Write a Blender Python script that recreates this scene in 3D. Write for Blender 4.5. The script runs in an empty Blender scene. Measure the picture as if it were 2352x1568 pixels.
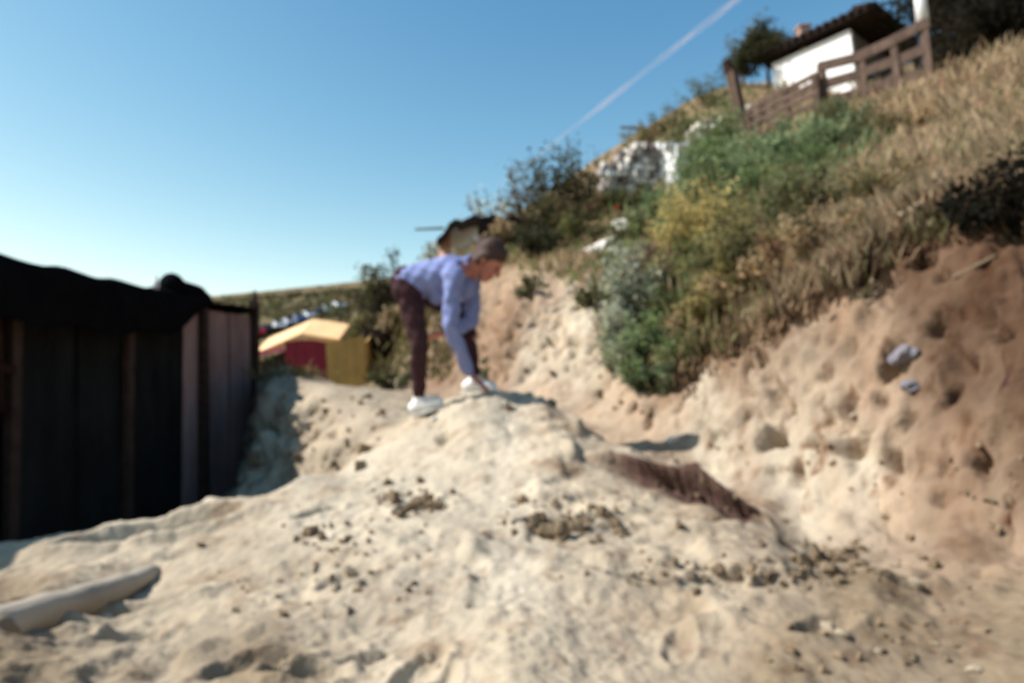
import bpy, bmesh, math, random
import numpy as np
from mathutils import Vector, Matrix
from mathutils.bvhtree import BVHTree
from mathutils import noise as mnoise

random.seed(7); RNG = np.random.default_rng(7)
R = math.radians
scn = bpy.context.scene
COL = scn.collection

# ------------------------------------------------------------------ camera
FOCAL = 24.0
cam_d = bpy.data.cameras.new('camera'); cam = bpy.data.objects.new('camera', cam_d); COL.objects.link(cam)
cam_d.lens = FOCAL; cam_d.sensor_width = 36.0; cam_d.clip_start = 0.05; cam_d.clip_end = 30000
PITCH, ROLL = 6.0, 3.0
CM = (Matrix.Rotation(R(90 + PITCH), 4, 'X') @ Matrix.Rotation(R(-ROLL), 4, 'Z'))
cam.matrix_world = CM
scn.camera = cam
# soft pinhole picture: the whole scene lies far beyond the focus, so blur is even
cam_d.dof.use_dof = True
cam_d.dof.focus_distance = 0.10
cam_d.dof.aperture_fstop = 28.0
cam_d.dof.aperture_blades = 0
# ------------------------------------------------------------------ sky, sun, exposure
SUN_AZ = math.atan2(-1.0, -.10); SUN_EL = R(47)
w = bpy.data.worlds.new('World'); scn.world = w; w.use_nodes = True
nt = w.node_tree; bg = nt.nodes['Background']
sky = nt.nodes.new('ShaderNodeTexSky'); sky.sky_type = 'NISHITA'; sky.sun_disc = False
sky.sun_elevation = SUN_EL; sky.sun_rotation = SUN_AZ; sky.altitude = 300
sky.air_density = 1.0; sky.dust_density = 0.2; sky.ozone_density = 1.0
sep = nt.nodes.new('ShaderNodeSeparateColor'); com = nt.nodes.new('ShaderNodeCombineColor')   # colour response of the film
nt.links.new(sky.outputs[0], sep.inputs[0])
for k, (g_, m_) in enumerate(((2.0, .72), (1.39, 1.0), (.95, 1.32))):
    pw = nt.nodes.new('ShaderNodeMath'); pw.operation = 'POWER'; pw.inputs[1].default_value = g_; ml_ = nt.nodes.new('ShaderNodeMath'); ml_.operation = 'MULTIPLY'; ml_.inputs[1].default_value = m_
    nt.links.new(sep.outputs[k], pw.inputs[0]); nt.links.new(pw.outputs[0], ml_.inputs[0]); nt.links.new(ml_.outputs[0], com.inputs[k])
nt.links.new(com.outputs[0], bg.inputs[0]); bg.inputs[1].default_value = 0.10
sd = bpy.data.lights.new('sun', 'SUN'); sun = bpy.data.objects.new('sun', sd); COL.objects.link(sun)
sd.energy = 5.0; sd.angle = R(0.55); sd.color = (1.0, 0.955, 0.90)
sv = Vector((math.sin(SUN_AZ) * math.cos(SUN_EL), math.cos(SUN_AZ) * math.cos(SUN_EL), math.sin(SUN_EL)))
sun.rotation_euler = sv.to_track_quat('Z', 'Y').to_euler(); sun.location = sv * 40
vs = scn.view_settings; vs.view_transform = 'Standard'; vs.look = 'None'; vs.gamma = 1; vs.exposure = 0.58
scn.cycles.use_denoising = True
scn.cycles.max_bounces = 5; scn.cycles.transparent_max_bounces = 8

# ------------------------------------------------------------------ helpers
FPX = 2352 * FOCAL / 36.0
CM3 = CM.to_3x3()
def ray(vx, vy): return CM3 @ Vector(((vx - 1176) / FPX, -(vy - 784) / FPX, -1.0))
def at(vx, vy, d): return ray(vx, vy) * d

def tag(o, label=None, cat=None, group=None, kind=None):
    if label: o['label'] = label
    if cat: o['category'] = cat
    if group: o['group'] = group
    if kind: o['kind'] = kind
    return o
def empty(name, loc, label, cat, group=None):
    o = bpy.data.objects.new(name, None); COL.objects.link(o); o.location = loc; o.empty_display_size = .1
    return tag(o, label, cat, group)
def link(name, me, mat, parent=None, world=True):
    o = bpy.data.objects.new(name, me); COL.objects.link(o)
    if mat and not me.materials: me.materials.append(mat)
    if parent:
        o.parent = parent
        if world: o.matrix_parent_inverse = Matrix.Translation(-Vector(abs_loc(parent)))
    return o
def abs_loc(o):
    v = Vector(o.location)
    return v
class MB:
    """collects verts / faces / colours into one mesh (world coordinates)"""
    def __init__(s): s.v = []; s.f = []; s.c = []
    def quad(s, a, b, c, d, col=None):
        i = len(s.v); s.v += [a, b, c, d]; s.f.append((i, i+1, i+2, i+3)); s.c.append(col)
    def tri(s, a, b, c, col=None):
        i = len(s.v); s.v += [a, b, c]; s.f.append((i, i+1, i+2)); s.c.append(col)
    def box(s, c, sx, sy, sz, rot=None, jit=0.0):
        c = Vector(c); i = len(s.v)
        for z in (-1, 1):
            for y in (-1, 1):
                for x in (-1, 1):
                    p = Vector((x*sx/2, y*sy/2, z*sz/2))
                    if jit: p += Vector((random.uniform(-jit, jit), random.uniform(-jit, jit), random.uniform(-jit, jit)))
                    if rot: p = rot @ p
                    s.v.append(c + p)
        for f in ((0,2,3,1),(4,5,7,6),(0,1,5,4),(2,6,7,3),(0,4,6,2),(1,3,7,5)):
            s.f.append(tuple(i+k for k in f)); s.c.append(None)
    def beam(s, a, b, w, h, up=Vector((0,0,1)), jit=0.0):
        a = Vector(a); b = Vector(b); d = (b-a); L = d.length; d.normalize()
        x = d.cross(up); x = x.normalized() if x.length > 1e-4 else Vector((1,0,0)); u = x.cross(d)
        rot = Matrix((x, d, u)).transposed()
        s.box((a+b)/2, w, L, h, rot, jit)
    def tube(s, pts, rads, seg=6, caps=True, col=None):
        pts = [Vector(p) for p in pts]; base = len(s.v); n = len(pts)
        for i, p in enumerate(pts):
            d = (pts[min(i+1, n-1)] - pts[max(i-1, 0)]); d.normalize()
            x = d.cross(Vector((0.13, 0.21, 1)) if abs(d.z) < .95 else Vector((1, 0.1, 0))).normalized(); y = d.cross(x)
            for k in range(seg):
                a = 2*math.pi*k/seg
                s.v.append(p + (x*math.cos(a) + y*math.sin(a))*rads[i])
        for i in range(n-1):
            for k in range(seg):
                k2 = (k+1) % seg
                s.f.append((base+i*seg+k, base+i*seg+k2, base+(i+1)*seg+k2, base+(i+1)*seg+k)); s.c.append(col)
        if caps:
            s.f.append(tuple(base+k for k in range(seg))[::-1]); s.c.append(col)
            s.f.append(tuple(base+(n-1)*seg+k for k in range(seg))); s.c.append(col)
    def mesh(s, name='m', smooth=False):
        me = bpy.data.meshes.new(name)
        me.from_pydata([tuple(v) for v in s.v], [], s.f)
        if any(c is not None for c in s.c):
            at_ = me.attributes.new('col', 'FLOAT_COLOR', 'FACE')
            arr = np.ones((len(s.f), 4), np.float32)
            for i, c in enumerate(s.c):
                if c is not None: arr[i, :3] = c
            at_.data.foreach_set('color', arr.ravel())
        if smooth: me.polygons.foreach_set('use_smooth', [True]*len(me.polygons))
        me.update(); return me
    def build(s, name, mat, parent=None, smooth=False): return link(name, s.mesh(name, smooth), mat, parent)

# ------------------------------------------------------------------ materials
def mat(name, c, var=0.25, scale=8.0, rough=0.85, bump=0.3, c2=None, attr=None, transl=0.0, stretch=None, metal=0.0, spec=0.3, bscale=None):
    m = bpy.data.materials.new(name); m.use_nodes = True; t = m.node_tree; N = t.nodes; L = t.links
    b = N['Principled BSDF']; b.inputs['Roughness'].default_value = rough; b.inputs['Metallic'].default_value = metal
    b.inputs['Specular IOR Level'].default_value = spec
    tc = N.new('ShaderNodeTexCoord'); mp = N.new('ShaderNodeMapping')
    if stretch: mp.inputs['Scale'].default_value = stretch
    L.new(tc.outputs['Object'], mp.inputs[0])
    n1 = N.new('ShaderNodeTexNoise'); n1.inputs['Scale'].default_value = scale; n1.inputs['Detail'].default_value = 6; n1.inputs['Roughness'].default_value = .62
    L.new(mp.outputs[0], n1.inputs[0])
    rp = N.new('ShaderNodeMapRange'); rp.inputs[1].default_value = .3; rp.inputs[2].default_value = .7
    L.new(n1.outputs[0], rp.inputs[0])
    mx = N.new('ShaderNodeMix'); mx.data_type = 'RGBA'
    c = tuple(c); ca = tuple(x*(1-var) for x in c); cb = c2 if c2 else tuple(min(.9, x*(1+var)) for x in c)
    mx.inputs[6].default_value = (*ca, 1); mx.inputs[7].default_value = (*cb, 1)
    L.new(rp.outputs[0], mx.inputs[0]); out = mx.outputs[2]
    if attr:
        a = N.new('ShaderNodeAttribute'); a.attribute_name = attr
        mu = N.new('ShaderNodeMix'); mu.data_type = 'RGBA'; mu.blend_type = 'MULTIPLY'; mu.inputs[0].default_value = 1
        L.new(out, mu.inputs[6]); L.new(a.outputs['Color'], mu.inputs[7]); out = mu.outputs[2]
    L.new(out, b.inputs['Base Color'])
    if bump:
        n2 = N.new('ShaderNodeTexNoise'); n2.inputs['Scale'].default_value = bscale or scale*4; n2.inputs['Detail'].default_value = 5
        L.new(mp.outputs[0], n2.inputs[0])
        bp = N.new('ShaderNodeBump'); bp.inputs['Strength'].default_value = bump; bp.inputs['Distance'].default_value = .02
        L.new(n2.outputs[0], bp.inputs['Height']); L.new(bp.outputs[0], b.inputs['Normal'])
    if transl:
        tr = N.new('ShaderNodeBsdfTranslucent'); L.new(out, tr.inputs[0])
        ms = N.new('ShaderNodeMixShader'); ms.inputs[0].default_value = transl
        L.new(b.outputs[0], ms.inputs[1]); L.new(tr.outputs[0], ms.inputs[2]); L.new(ms.outputs[0], N['Material Output'].inputs[0])
    return m

M = {}
M['soil'] = mat('soil', (1, 1, 1), .28, 2.2, 1.0, .55, c2=(1.12, 1.1, 1.06), attr='soil', spec=.05, bscale=28)
M['clod'] = mat('clod', (.42, .345, .25), .25, 12, 1.0, .5, spec=.05)
M['grey_clod'] = mat('grey_clod', (.21, .155, .10), .3, 12, 1.0, .5, spec=.05)
M['rock'] = mat('rock', (.62, .58, .52), .2, 5, .95, .5)
M['lilac_rock'] = mat('lilac_rock', (.21, .195, .22), .3, 9, .9, .5)
M['leaf'] = mat('leaf', (1, 1, 1), .12, 3, .75, 0, attr='col', transl=.5, spec=.15)
M['bark'] = mat('bark', (.13, .095, .06), .3, 14, .95, .4, stretch=(1, 1, .3))
M['grey_bark'] = mat('grey_bark', (.36, .31, .25), .3, 14, .95, .4, stretch=(1, 1, .3))
M['log'] = mat('log', (.33, .28, .215), .3, 6, .9, .3, stretch=(1, .3, 1))
M['black_sheet'] = mat('black_sheet', (.005, .005, .005), .5, 3, .9, .2, spec=.02, c2=(.008, .007, .007))
M['grey_sheet'] = mat('grey_sheet', (.014, .0145, .0145), .45, 3, .9, .25, spec=.04, stretch=(1, 1, .35))
M['brown_sheet'] = mat('brown_sheet', (.23, .155, .145), .35, 3, .9, .25, spec=.04, stretch=(1, 1, .35))
M['rust'] = mat('rust', (.022, .009, .006), .4, 12, .9, .3, spec=.1)
M['tarp'] = mat('tarp', (.006, .006, .007), .3, 4, 1.0, .2, spec=0)
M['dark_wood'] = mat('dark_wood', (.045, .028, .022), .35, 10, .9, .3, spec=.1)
M['fence_wood'] = mat('fence_wood', (.115, .078, .06), .35, 10, .9, .3, spec=.15, stretch=(1, 1, .4))
M['white_wall'] = mat('white_wall', (.88, .88, .86), .07, 2, .9, .15)
M['grey_wall'] = mat('grey_wall', (.16, .145, .135), .25, 2, .9, .3)
M['roof_tile'] = mat('roof_tile', (.028, .020, .018), .4, 6, .9, .4, spec=.1)
M['chimney'] = mat('chimney', (.48, .30, .24), .2, 8, .9, .3)
M['stone'] = mat('stone', (.33, .29, .27), .35, 5, .95, .5)
M['dark_stone'] = mat('dark_stone', (.14, .11, .105), .35, 5, .95, .5)
M['cream_paint'] = mat('cream_paint', (.80, .50, .25), .12, 3, .7, .15)
M['pink_paint'] = mat('pink_paint', (.55, .14, .17), .15, 3, .7, .15)
M['red_paint'] = mat('red_paint', (.22, .018, .035), .15, 3, .8, .2)
M['yellow_paint'] = mat('yellow_paint', (.44, .27, .085), .16, 3, .85, .2)
M['white_paint'] = mat('white_paint', (.78, .77, .76), .08, 6, .6, .1)
M['black_paint'] = mat('black_paint', (.012, .013, .016), .2, 6, .6, .1)
M['skin'] = mat('skin', (.42, .17, .12), .10, 9, .6, .05)
M['hair'] = mat('hair', (.06, .032, .024), .35, 30, .7, .3, stretch=(1, 1, .2))
M['jumper'] = mat('jumper', (.205, .245, .46), .10, 14, .95, .35, spec=.1)
M['trouser'] = mat('trouser', (.048, .023, .026), .25, 14, .95, .25, spec=.1)
M['shoe'] = mat('shoe', (.86, .85, .82), .05, 9, .6, .1)
M['sole'] = mat('sole', (.60, .58, .54), .1, 9, .8, .1)
M['eye'] = mat('eye', (.02, .015, .012), .1, 9, .3, 0)
M['lip'] = mat('lip', (.26, .075, .06), .1, 9, .6, 0)
M['glass'] = mat('glass', (.015, .018, .022), .1, 3, .15, 0, spec=.5)
M['tyre'] = mat('tyre', (.015, .015, .015), .1, 3, .9, 0)
M['poppy'] = mat('poppy', (.55, .05, .02), .2, 20, .7, 0, transl=.3)
M['asphalt'] = mat('asphalt', (.20, .175, .14), .2, 1, .95, .2)
CARC = {'white': mat('car_white', (.75, .76, .80), .03, 3, .3, 0), 'blue': mat('car_blue', (.10, .14, .30), .05, 3, .3, 0),
        'dark': mat('car_dark', (.03, .03, .04), .05, 3, .3, 0), 'red': mat('car_red', (.45, .02, .04), .05, 3, .3, 0), 'silver': mat('car_silver', (.48, .50, .56), .03, 3, .3, 0)}

# ------------------------------------------------------------------ noise
def _h(i, j, k):
    n = (i.astype(np.int64)*374761393 + j.astype(np.int64)*668265263 + k.astype(np.int64)*2147483647) & 0x7fffffff
    n = ((n ^ (n >> 13)) * 1274126177) & 0x7fffffff
    n = ((n ^ (n >> 16)) * 2246822519) & 0x7fffffff
    return (n & 0xffff) / 65535.0
def vnoise(x, y, z):
    i, j, k = np.floor(x), np.floor(y), np.floor(z); fx, fy, fz = x-i, y-j, z-k
    fx = fx*fx*(3-2*fx); fy = fy*fy*(3-2*fy); fz = fz*fz*(3-2*fz); r = 0
    for a in (0, 1):
        for b in (0, 1):
            for c in (0, 1):
                r = r + _h(i+a, j+b, k+c)*(fx if a else 1-fx)*(fy if b else 1-fy)*(fz if c else 1-fz)
    return r
def fbm(x, y, z, o=4, g=.5):
    s = 0; a = 1; t = 0
    for q in range(o):
        s = s + a*vnoise(x*2**q + 17.3*q, y*2**q + 5.1*q, z*2**q + 9.7*q); t += a; a *= g
    return s/t - .5

# ------------------------------------------------------------------ ground
S_SAND = (.39, .325, .24); S_PALE = (.46, .40, .31); S_BANK = (.36, .265, .185); S_TAN = (.27, .18, .12)
S_RED = (.088, .050, .031); S_VEG = (.24, .175, .10); S_FAR = (.125, .10, .052); S_GREY = (.30, .245, .18); S_NEAR = (.25, .19, .125)
# (picture x, picture y, metres ahead, soil): spots whose height was read off the photograph at an estimated distance
CP = [
 (-300,1568,1.30,S_NEAR),(0,1568,1.36,S_NEAR),(600,1568,1.48,S_NEAR),(1176,1568,1.50,S_SAND),(1800,1568,1.48,S_NEAR),(2352,1568,1.44,S_NEAR),(2700,1568,1.4,S_NEAR),
 (0,1400,2.2,S_NEAR),(300,1350,2.5,S_SAND),(700,1350,2.2,S_SAND),(1176,1320,2.15,S_PALE),(1600,1330,2.15,S_SAND),(2000,1340,2.0,S_NEAR),(2352,1360,1.9,S_NEAR),(2800,1350,1.8,S_SAND),
 (-200,1300,2.9,S_SAND),(0,1256,3.0,S_SAND),(140,1225,3.1,S_SAND),(280,1192,3.2,S_PALE),(480,1142,3.4,S_PALE),(700,1096,3.6,S_PALE),(850,1064,3.8,S_PALE),(0,1335,3.8,S_GREY),(280,1300,4.2,S_GREY),(480,1262,4.6,S_GREY),(700,1180,4.7,S_GREY),(500,1230,2.85,S_SAND),(750,1190,2.85,S_PALE),(950,1150,3.1,S_PALE),(1176,1130,3.05,S_PALE),(1330,1180,2.75,S_SAND),(1500,1195,2.65,S_SAND),(1740,1215,2.65,S_SAND),
 # shack ground
 (-300,1320,4.6,S_GREY),(0,1268,5.2,S_GREY),(300,1208,6.3,S_GREY),(580,1150,8.0,S_GREY),(200,1135,10,S_GREY),(450,1110,11,S_GREY),
 (650,1110,6.0,S_SAND),(800,1090,5.0,S_SAND),
 # mound top and right edge
 (860,1015,4.4,S_SAND),(970,936,4.4,S_SAND),(1040,908,4.35,S_PALE),(1130,888,4.35,S_PALE),(1240,905,4.25,S_SAND),(1330,965,3.95,S_SAND),(1450,1022,3.6,S_SAND),(1600,1105,3.12,S_GREY),(1740,1203,2.74,S_GREY),
 (1176,1000,3.75,S_PALE),(1000,1040,3.8,S_PALE),(1330,1088,3.25,S_SAND),(1450,1145,2.92,S_SAND),
 # hollow behind the mound edge
 (1240,960,5.0,S_BANK),(1400,1040,4.35,S_BANK),(1560,1120,3.75,S_BANK),(1720,1190,3.2,S_BANK),(1100,960,5.3,S_SAND),(950,985,5.4,S_SAND),(820,1010,5.4,S_SAND),
 # second heap at the left behind
 (640,1020,6.6,S_SAND),(700,960,6.8,S_SAND),(740,908,7.0,S_SAND),(850,902,7.0,S_SAND),(930,930,6.8,S_SAND),(620,905,7.6,S_GREY),
 (600,838,8.6,S_GREY),(660,842,8.8,S_GREY),(720,872,8.8,S_GREY),(800,890,8.6,S_GREY),(620,900,11,S_GREY),(800,905,11,S_GREY),(760,890,14,S_FAR),(900,880,12,S_FAR),(560,880,14,S_FAR),
 # foot of the bank
 (1010,880,8.2,S_TAN),(1130,890,7.0,S_TAN),(1230,905,6.2,S_BANK),(1330,945,5.5,S_BANK),(1480,985,4.75,S_BANK),(1650,1080,4.0,S_PALE),(1850,1185,3.25,S_PALE),(2050,1225,2.85,S_BANK),(2352,1262,2.45,S_BANK),(2750,1290,2.1,S_BANK),
 # bank face
 (1160,800,7.4,S_TAN),(1230,840,6.7,S_PALE),(1330,860,6.1,S_PALE),(1480,900,5.0,S_BANK),(1620,930,4.45,S_PALE),(1800,1050,3.62,S_PALE),(1800,900,3.85,S_BANK),(2000,1080,3.1,S_PALE),(2000,900,3.32,S_TAN),(2200,1050,2.8,S_TAN),(2200,880,3.0,S_RED),(2352,1100,2.52,S_RED),(2352,850,2.7,S_RED),(2352,680,2.88,S_RED),(2750,900,2.5,S_RED),(2750,600,3.2,S_RED),
 (1180,700,7.8,S_TAN),(1240,650,8.0,S_BANK),(1350,640,7.5,S_PALE),(1350,740,6.7,S_PALE),
 # lip of the bank
 (1450,800,5.9,S_BANK),(1560,840,5.05,S_BANK),(1680,775,4.55,S_TAN),(1800,700,4.25,S_TAN),(1950,650,3.85,S_TAN),(2100,560,3.65,S_RED),(2230,540,3.35,S_RED),
 # overgrown slope
 (1420,640,8.6,S_VEG),(1500,600,8.4,S_VEG),(1600,640,6.4,S_VEG),(1750,560,5.7,S_VEG),(1900,520,5.1,S_VEG),(2080,450,4.9,S_TAN),(2250,380,4.7,S_TAN),(2352,330,4.5,S_TAN),(2750,300,5.4,S_RED),
 (1400,520,11,S_VEG),(1550,480,10.5,S_VEG),(1700,430,10,S_VEG),(1900,360,9.5,S_VEG),(2100,300,9.2,S_TAN),(2300,210,9.0,S_TAN),(2352,180,9,S_TAN),(2750,120,8.5,S_TAN),
 (1760,320,15.5,S_VEG),(1880,250,15.5,S_VEG),(2120,185,14.5,S_VEG),(2330,110,13.5,S_VEG),
 (1300,560,11.5,S_VEG),(1200,580,11.0,S_VEG),(1090,575,11.5,S_TAN),(1020,640,12,S_TAN),(960,740,13,S_VEG),(900,800,14,S_FAR),
 (1250,490,15,S_VEG),(1400,450,16,S_VEG),(1550,400,17,S_VEG),(1700,320,19,S_VEG),(1790,235,24,S_VEG),(1975,222,24,S_VEG),(2120,170,24,S_VEG),
 (1100,560,18,S_VEG),(1500,300,26,S_VEG),(1620,215,30,S_VEG),(1700,190,32,S_VEG),(1900,190,34,S_VEG),(2200,120,34,S_VEG),(1350,380,26,S_VEG),(1180,500,30,S_VEG),(1000,600,34,S_FAR),
 (1500,330,50,S_VEG),(1800,230,60,S_FAR),(1200,560,60,S_FAR),(2300,150,60,S_FAR),
 # valley and the far hill
 (560,840,24,S_FAR),(760,830,24,S_FAR),(900,740,24,S_FAR),(560,810,60,S_FAR),(760,780,60,S_FAR),(900,690,60,S_FAR),(300,880,40,S_FAR),(0,900,40,S_FAR),
 (600,762,110,S_FAR),(690,738,115,S_FAR),(780,708,120,S_FAR),(300,800,120,S_FAR),(0,850,120,S_FAR),
 (470,694,220,S_FAR),(600,686,220,S_FAR),(700,668,220,S_FAR),(830,660,220,S_FAR),(1000,640,220,S_FAR),(250,720,220,S_FAR),(0,760,220,S_FAR),
 (470,720,400,S_FAR),(830,700,400,S_FAR),(0,800,400,S_FAR),(1200,620,400,S_FAR),(1800,500,400,S_FAR),(2300,500,400,S_FAR),
]
pts = []; cols = []
for (vx, vy, d, c) in CP:
    p = at(vx, vy, d); pts.append((math.atan2(p.x, p.y), math.log(math.hypot(p.x, p.y)), p.z/math.hypot(p.x, p.y))); cols.append(c)
def wp(th, r, z, c): pts.append((R(th), math.log(r), z/r)); cols.append(c)
for th in (-178, -150, -120, -90, -60, 0, 60, 150, 178): wp(th, .35, -.62, S_SAND)
for th in (-178, -140, -110, -80):
    for r, z in ((1.5, -.62), (3, -.62), (8, -.7), (25, -1), (90, 2), (400, 20)): wp(th, r, z, S_SAND if r < 9 else S_FAR)
for th in (-60, -50):
    for r, z in ((1.5, -.62), (3, -.61), (25, -.8), (90, 3), (400, 25)): wp(th, r, z, S_SAND if r < 9 else S_FAR)
for th in (62, 85, 110):
    k = {62: 1, 85: 1.05, 110: 1.25}[th]
    for r, z, c in ((1.4, -.62, S_SAND), (2.3, -.55, S_BANK), (2.6, .2, S_RED), (2.9, .95, S_RED), (4.2, 1.5, S_TAN), (9, 3.6, S_TAN), (25, 10, S_VEG), (90, 25, S_FAR), (400, 70, S_FAR)): wp(th, r*k, z, c)
for th in (145, 178):
    for r, z in ((1.5, -.62), (4, -.6), (9, 0), (25, 1), (90, 5), (400, 25)): wp(th, r, z, S_SAND if r < 9 else S_FAR)
pts = np.array(pts); cols = np.array(cols)
TS = 3.2; BETA = 1.35
P2 = np.stack([pts[:, 0]*TS, pts[:, 1]], 1)
Dm = np.linalg.norm(P2[:, None] - P2[None], axis=2)**BETA
n = len(P2); A = np.zeros((n+3, n+3)); A[:n, :n] = -Dm + np.eye(n)*0.006*0
A[:n, :n] -= np.eye(n)*(-0.01); A[:n, n] = 1; A[:n, n+1:] = P2; A[n, :n] = 1; A[n+1:, :n] = P2.T
SOL = np.linalg.solve(A, np.concatenate([pts[:, 2], np.zeros(3)]))
def base_field(th, lr):
    sh = th.shape; q = np.stack([th.ravel()*TS, lr.ravel()], 1); v = np.zeros(len(q)); c = np.zeros((len(q), 3))
    for a in range(0, len(q), 20000):
        b = q[a:a+20000]; D2 = ((b[:, None] - P2[None])**2).sum(2)
        v[a:a+20000] = -(D2**(BETA/2)) @ SOL[:n] + SOL[n] + b @ SOL[n+1:]
        W = 1/(D2 + .0015)**1.5; c[a:a+20000] = (W @ cols)/W.sum(1, keepdims=True)
    return v.reshape(sh), c.reshape(*sh, 3)
thv = np.concatenate([np.linspace(-math.pi, R(-52), 45, endpoint=False), np.linspace(R(-52), R(52), 500), np.linspace(R(52), math.pi, 46)[1:-1]])
lrv = np.log(np.concatenate([np.geomspace(.3, 1.2, 22, endpoint=False), np.geomspace(1.2, 7.5, 370, endpoint=False), np.geomspace(7.5, 32, 110, endpoint=False), np.geomspace(32, 900, 60)]))
TH, LR = np.meshgrid(thv, lrv, indexing='ij')
V0, C0 = base_field(TH, LR)
RR = np.exp(LR); X = RR*np.sin(TH); Y = RR*np.cos(TH); Z = V0*RR
def grad(Xa, Ya, Za):
    P = np.stack([Xa, Ya, Za], 2)
    du = np.roll(P, -1, 0) - np.roll(P, 1, 0); dv = np.gradient(P, axis=1)
    nn = np.cross(dv, du); nn /= np.linalg.norm(nn, axis=2, keepdims=True) + 1e-12
    nn *= np.sign(nn[..., 2:3] + 1e-9); return nn
NN = grad(X, Y, Z)
steep = np.clip((1 - NN[..., 2] - .12)/.25, 0, 1)
far = np.clip((RR - 7)/20, 0, 1)
near = 1 - np.clip((RR - 6)/4, 0, 1)
# broad lumps, clods, crusty bank
flat = (1-steep)
d1 = fbm(X*1.6, Y*1.6, Z*1.6, 4)*.085*np.minimum(RR/2, 1)
d2 = fbm(X*7, Y*7, Z*7, 4, .6)*.03 - np.abs(fbm(X*6+2, Y*6, Z*6, 4, .6))*.05 + .012 + fbm(X*36, Y*36, Z*36, 2)*.014
cl = vnoise(X*11, Y*11, Z*11); msk = np.clip((fbm(X*1.3+40, Y*1.3, Z*1.3, 3) + .03)*6, 0, 1)
d3 = np.clip(cl - .58, 0, 1)*.10*msk
b1 = fbm(X*2.2, Y*2.2, Z*1.3, 4, .6)*.30 + fbm(X*13, Y*13, Z*9, 3, .6)*.10
b2 = -np.abs(fbm(X*7+9, Y*7, Z*3, 4, .65))*.30 + .04
b3 = -np.clip(vnoise(X*12+3, Y*12, Z*9) - .62, 0, 1)*.6
sc_ = np.clip(RR/4, .55, 2.2)
disp = near*flat*(d1+d2+d3) + (1-far)*steep*(b1+b2+b3)*sc_*.85 + far*fbm(X*.25, Y*.25, Z*.25, 4)*np.minimum(RR*.02, 2.5)*.6 + (1-near)*(1-far)*flat*fbm(X*1.2, Y*1.2, Z*1.2, 4)*.28
X = X + NN[..., 0]*disp; Y = Y + NN[..., 1]*disp; Z = Z + NN[..., 2]*disp
# footprints, a wheel-like drag mark, the overhang under the mound edge
def dent(vx, vy, d, ang, L, W, depth, rim=.35):
    p = at(vx, vy, d); ca, sa = math.cos(R(ang)), math.sin(R(ang))
    u = (X-p.x)*ca + (Y-p.y)*sa; v = -(X-p.x)*sa + (Y-p.y)*ca
    q = np.sqrt((u/L)**2 + (v/W)**2)
    near_ok = (np.abs(X-p.x) < 3*L+.3) & (np.abs(Y-p.y) < 3*L+.3)
    return near_ok*(-depth*np.clip(1.15-q**2, 0, 1)**.7 + rim*depth*np.exp(-((q-1.25)/.22)**2))
for a in ((590,1500,1.62,35,.12,.05,.035),(700,1520,1.58,20,.09,.045,.03),(960,1495,1.6,60,.10,.045,.03),(1010,1545,1.52,80,.08,.04,.025),
          (360,1278,2.95,25,.34,.11,.11),(60,1450,1.95,30,.42,.10,.07),(960,1165,2.95,70,.13,.07,.05),(1280,1215,2.62,20,.16,.07,.05),(1400,1190,2.7,0,.12,.05,.04),
          (730,1225,2.9,50,.12,.05,.035),(800,1330,2.2,30,.10,.045,.03),(1900,1310,2.12,10,.16,.06,.06),(1770,1330,2.1,40,.07,.04,.05),(1650,1310,2.15,0,.11,.04,.035),
          (1900,1450,1.75,25,.10,.045,.035),(1480,1320,2.15,15,.12,.05,.025),(870,1460,1.7,30,.10,.03,.025),(120,1500,1.7,60,.1,.045,.03),(300,1460,1.8,45,.09,.04,.025),(2140,1330,2.05,-10,.14,.06,.05),(1560,1460,1.75,70,.09,.04,.02),(450,1290,2.7,10,.12,.05,.025)):
    Z = Z + dent(*a)
Z = Z - dent(190, 1345, 2.42, 84, .5, .12, .04, 0)
UND = [0, 0, 0]
def scarp(line, back, front, h):
    q = [at(*a) for a in line]; best = np.full(X.shape, 9.0); sgn = np.zeros(X.shape); hh_ = np.zeros(X.shape)
    for i in range(len(q)-1):
        ax, ay, bx, by = q[i].x, q[i].y, q[i+1].x, q[i+1].y; dx, dy = bx-ax, by-ay; L2_ = dx*dx+dy*dy
        t = np.clip(((X-ax)*dx + (Y-ay)*dy)/L2_, 0, 1); dist = np.hypot(X-ax-t*dx, Y-ay-t*dy); s = np.sign(dx*(Y-ay) - dy*(X-ax))
        m = dist < best; best = np.where(m, dist, best); sgn = np.where(m, s, sgn); hh_ = np.where(m, h[i]+(h[i+1]-h[i])*t, hh_)
    sd_ = best*sgn + fbm(X*7, Y*7, X*0, 3)*.09
    st = np.clip(sd_/.04 + .5, 0, 1); st = st*st*(3-2*st)
    nb_ = Vector((q[-1].y-q[0].y, -(q[-1].x-q[0].x), 0)).normalized()
    if nb_.y < 0: nb_ = -nb_
    hn = hh_/max(h)
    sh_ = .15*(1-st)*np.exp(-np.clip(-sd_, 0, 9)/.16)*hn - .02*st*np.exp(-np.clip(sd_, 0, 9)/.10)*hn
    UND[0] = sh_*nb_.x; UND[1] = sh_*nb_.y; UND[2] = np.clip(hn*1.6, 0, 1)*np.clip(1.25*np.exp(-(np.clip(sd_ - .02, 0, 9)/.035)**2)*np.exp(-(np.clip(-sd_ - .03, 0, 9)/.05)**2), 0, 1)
    return hh_*(st*np.exp(-np.clip(sd_, 0, 9)/back)*.55 - (1-st)*np.exp(-np.clip(-sd_, 0, 9)/front)*.45)
Z = Z + scarp([(1340,1085,3.45),(1400,1098,3.32),(1480,1122,3.18),(1600,1165,2.98),(1700,1195,2.84),(1770,1210,2.74)], .22, .4, [0, .09, .17, .20, .15, .0])
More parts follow.
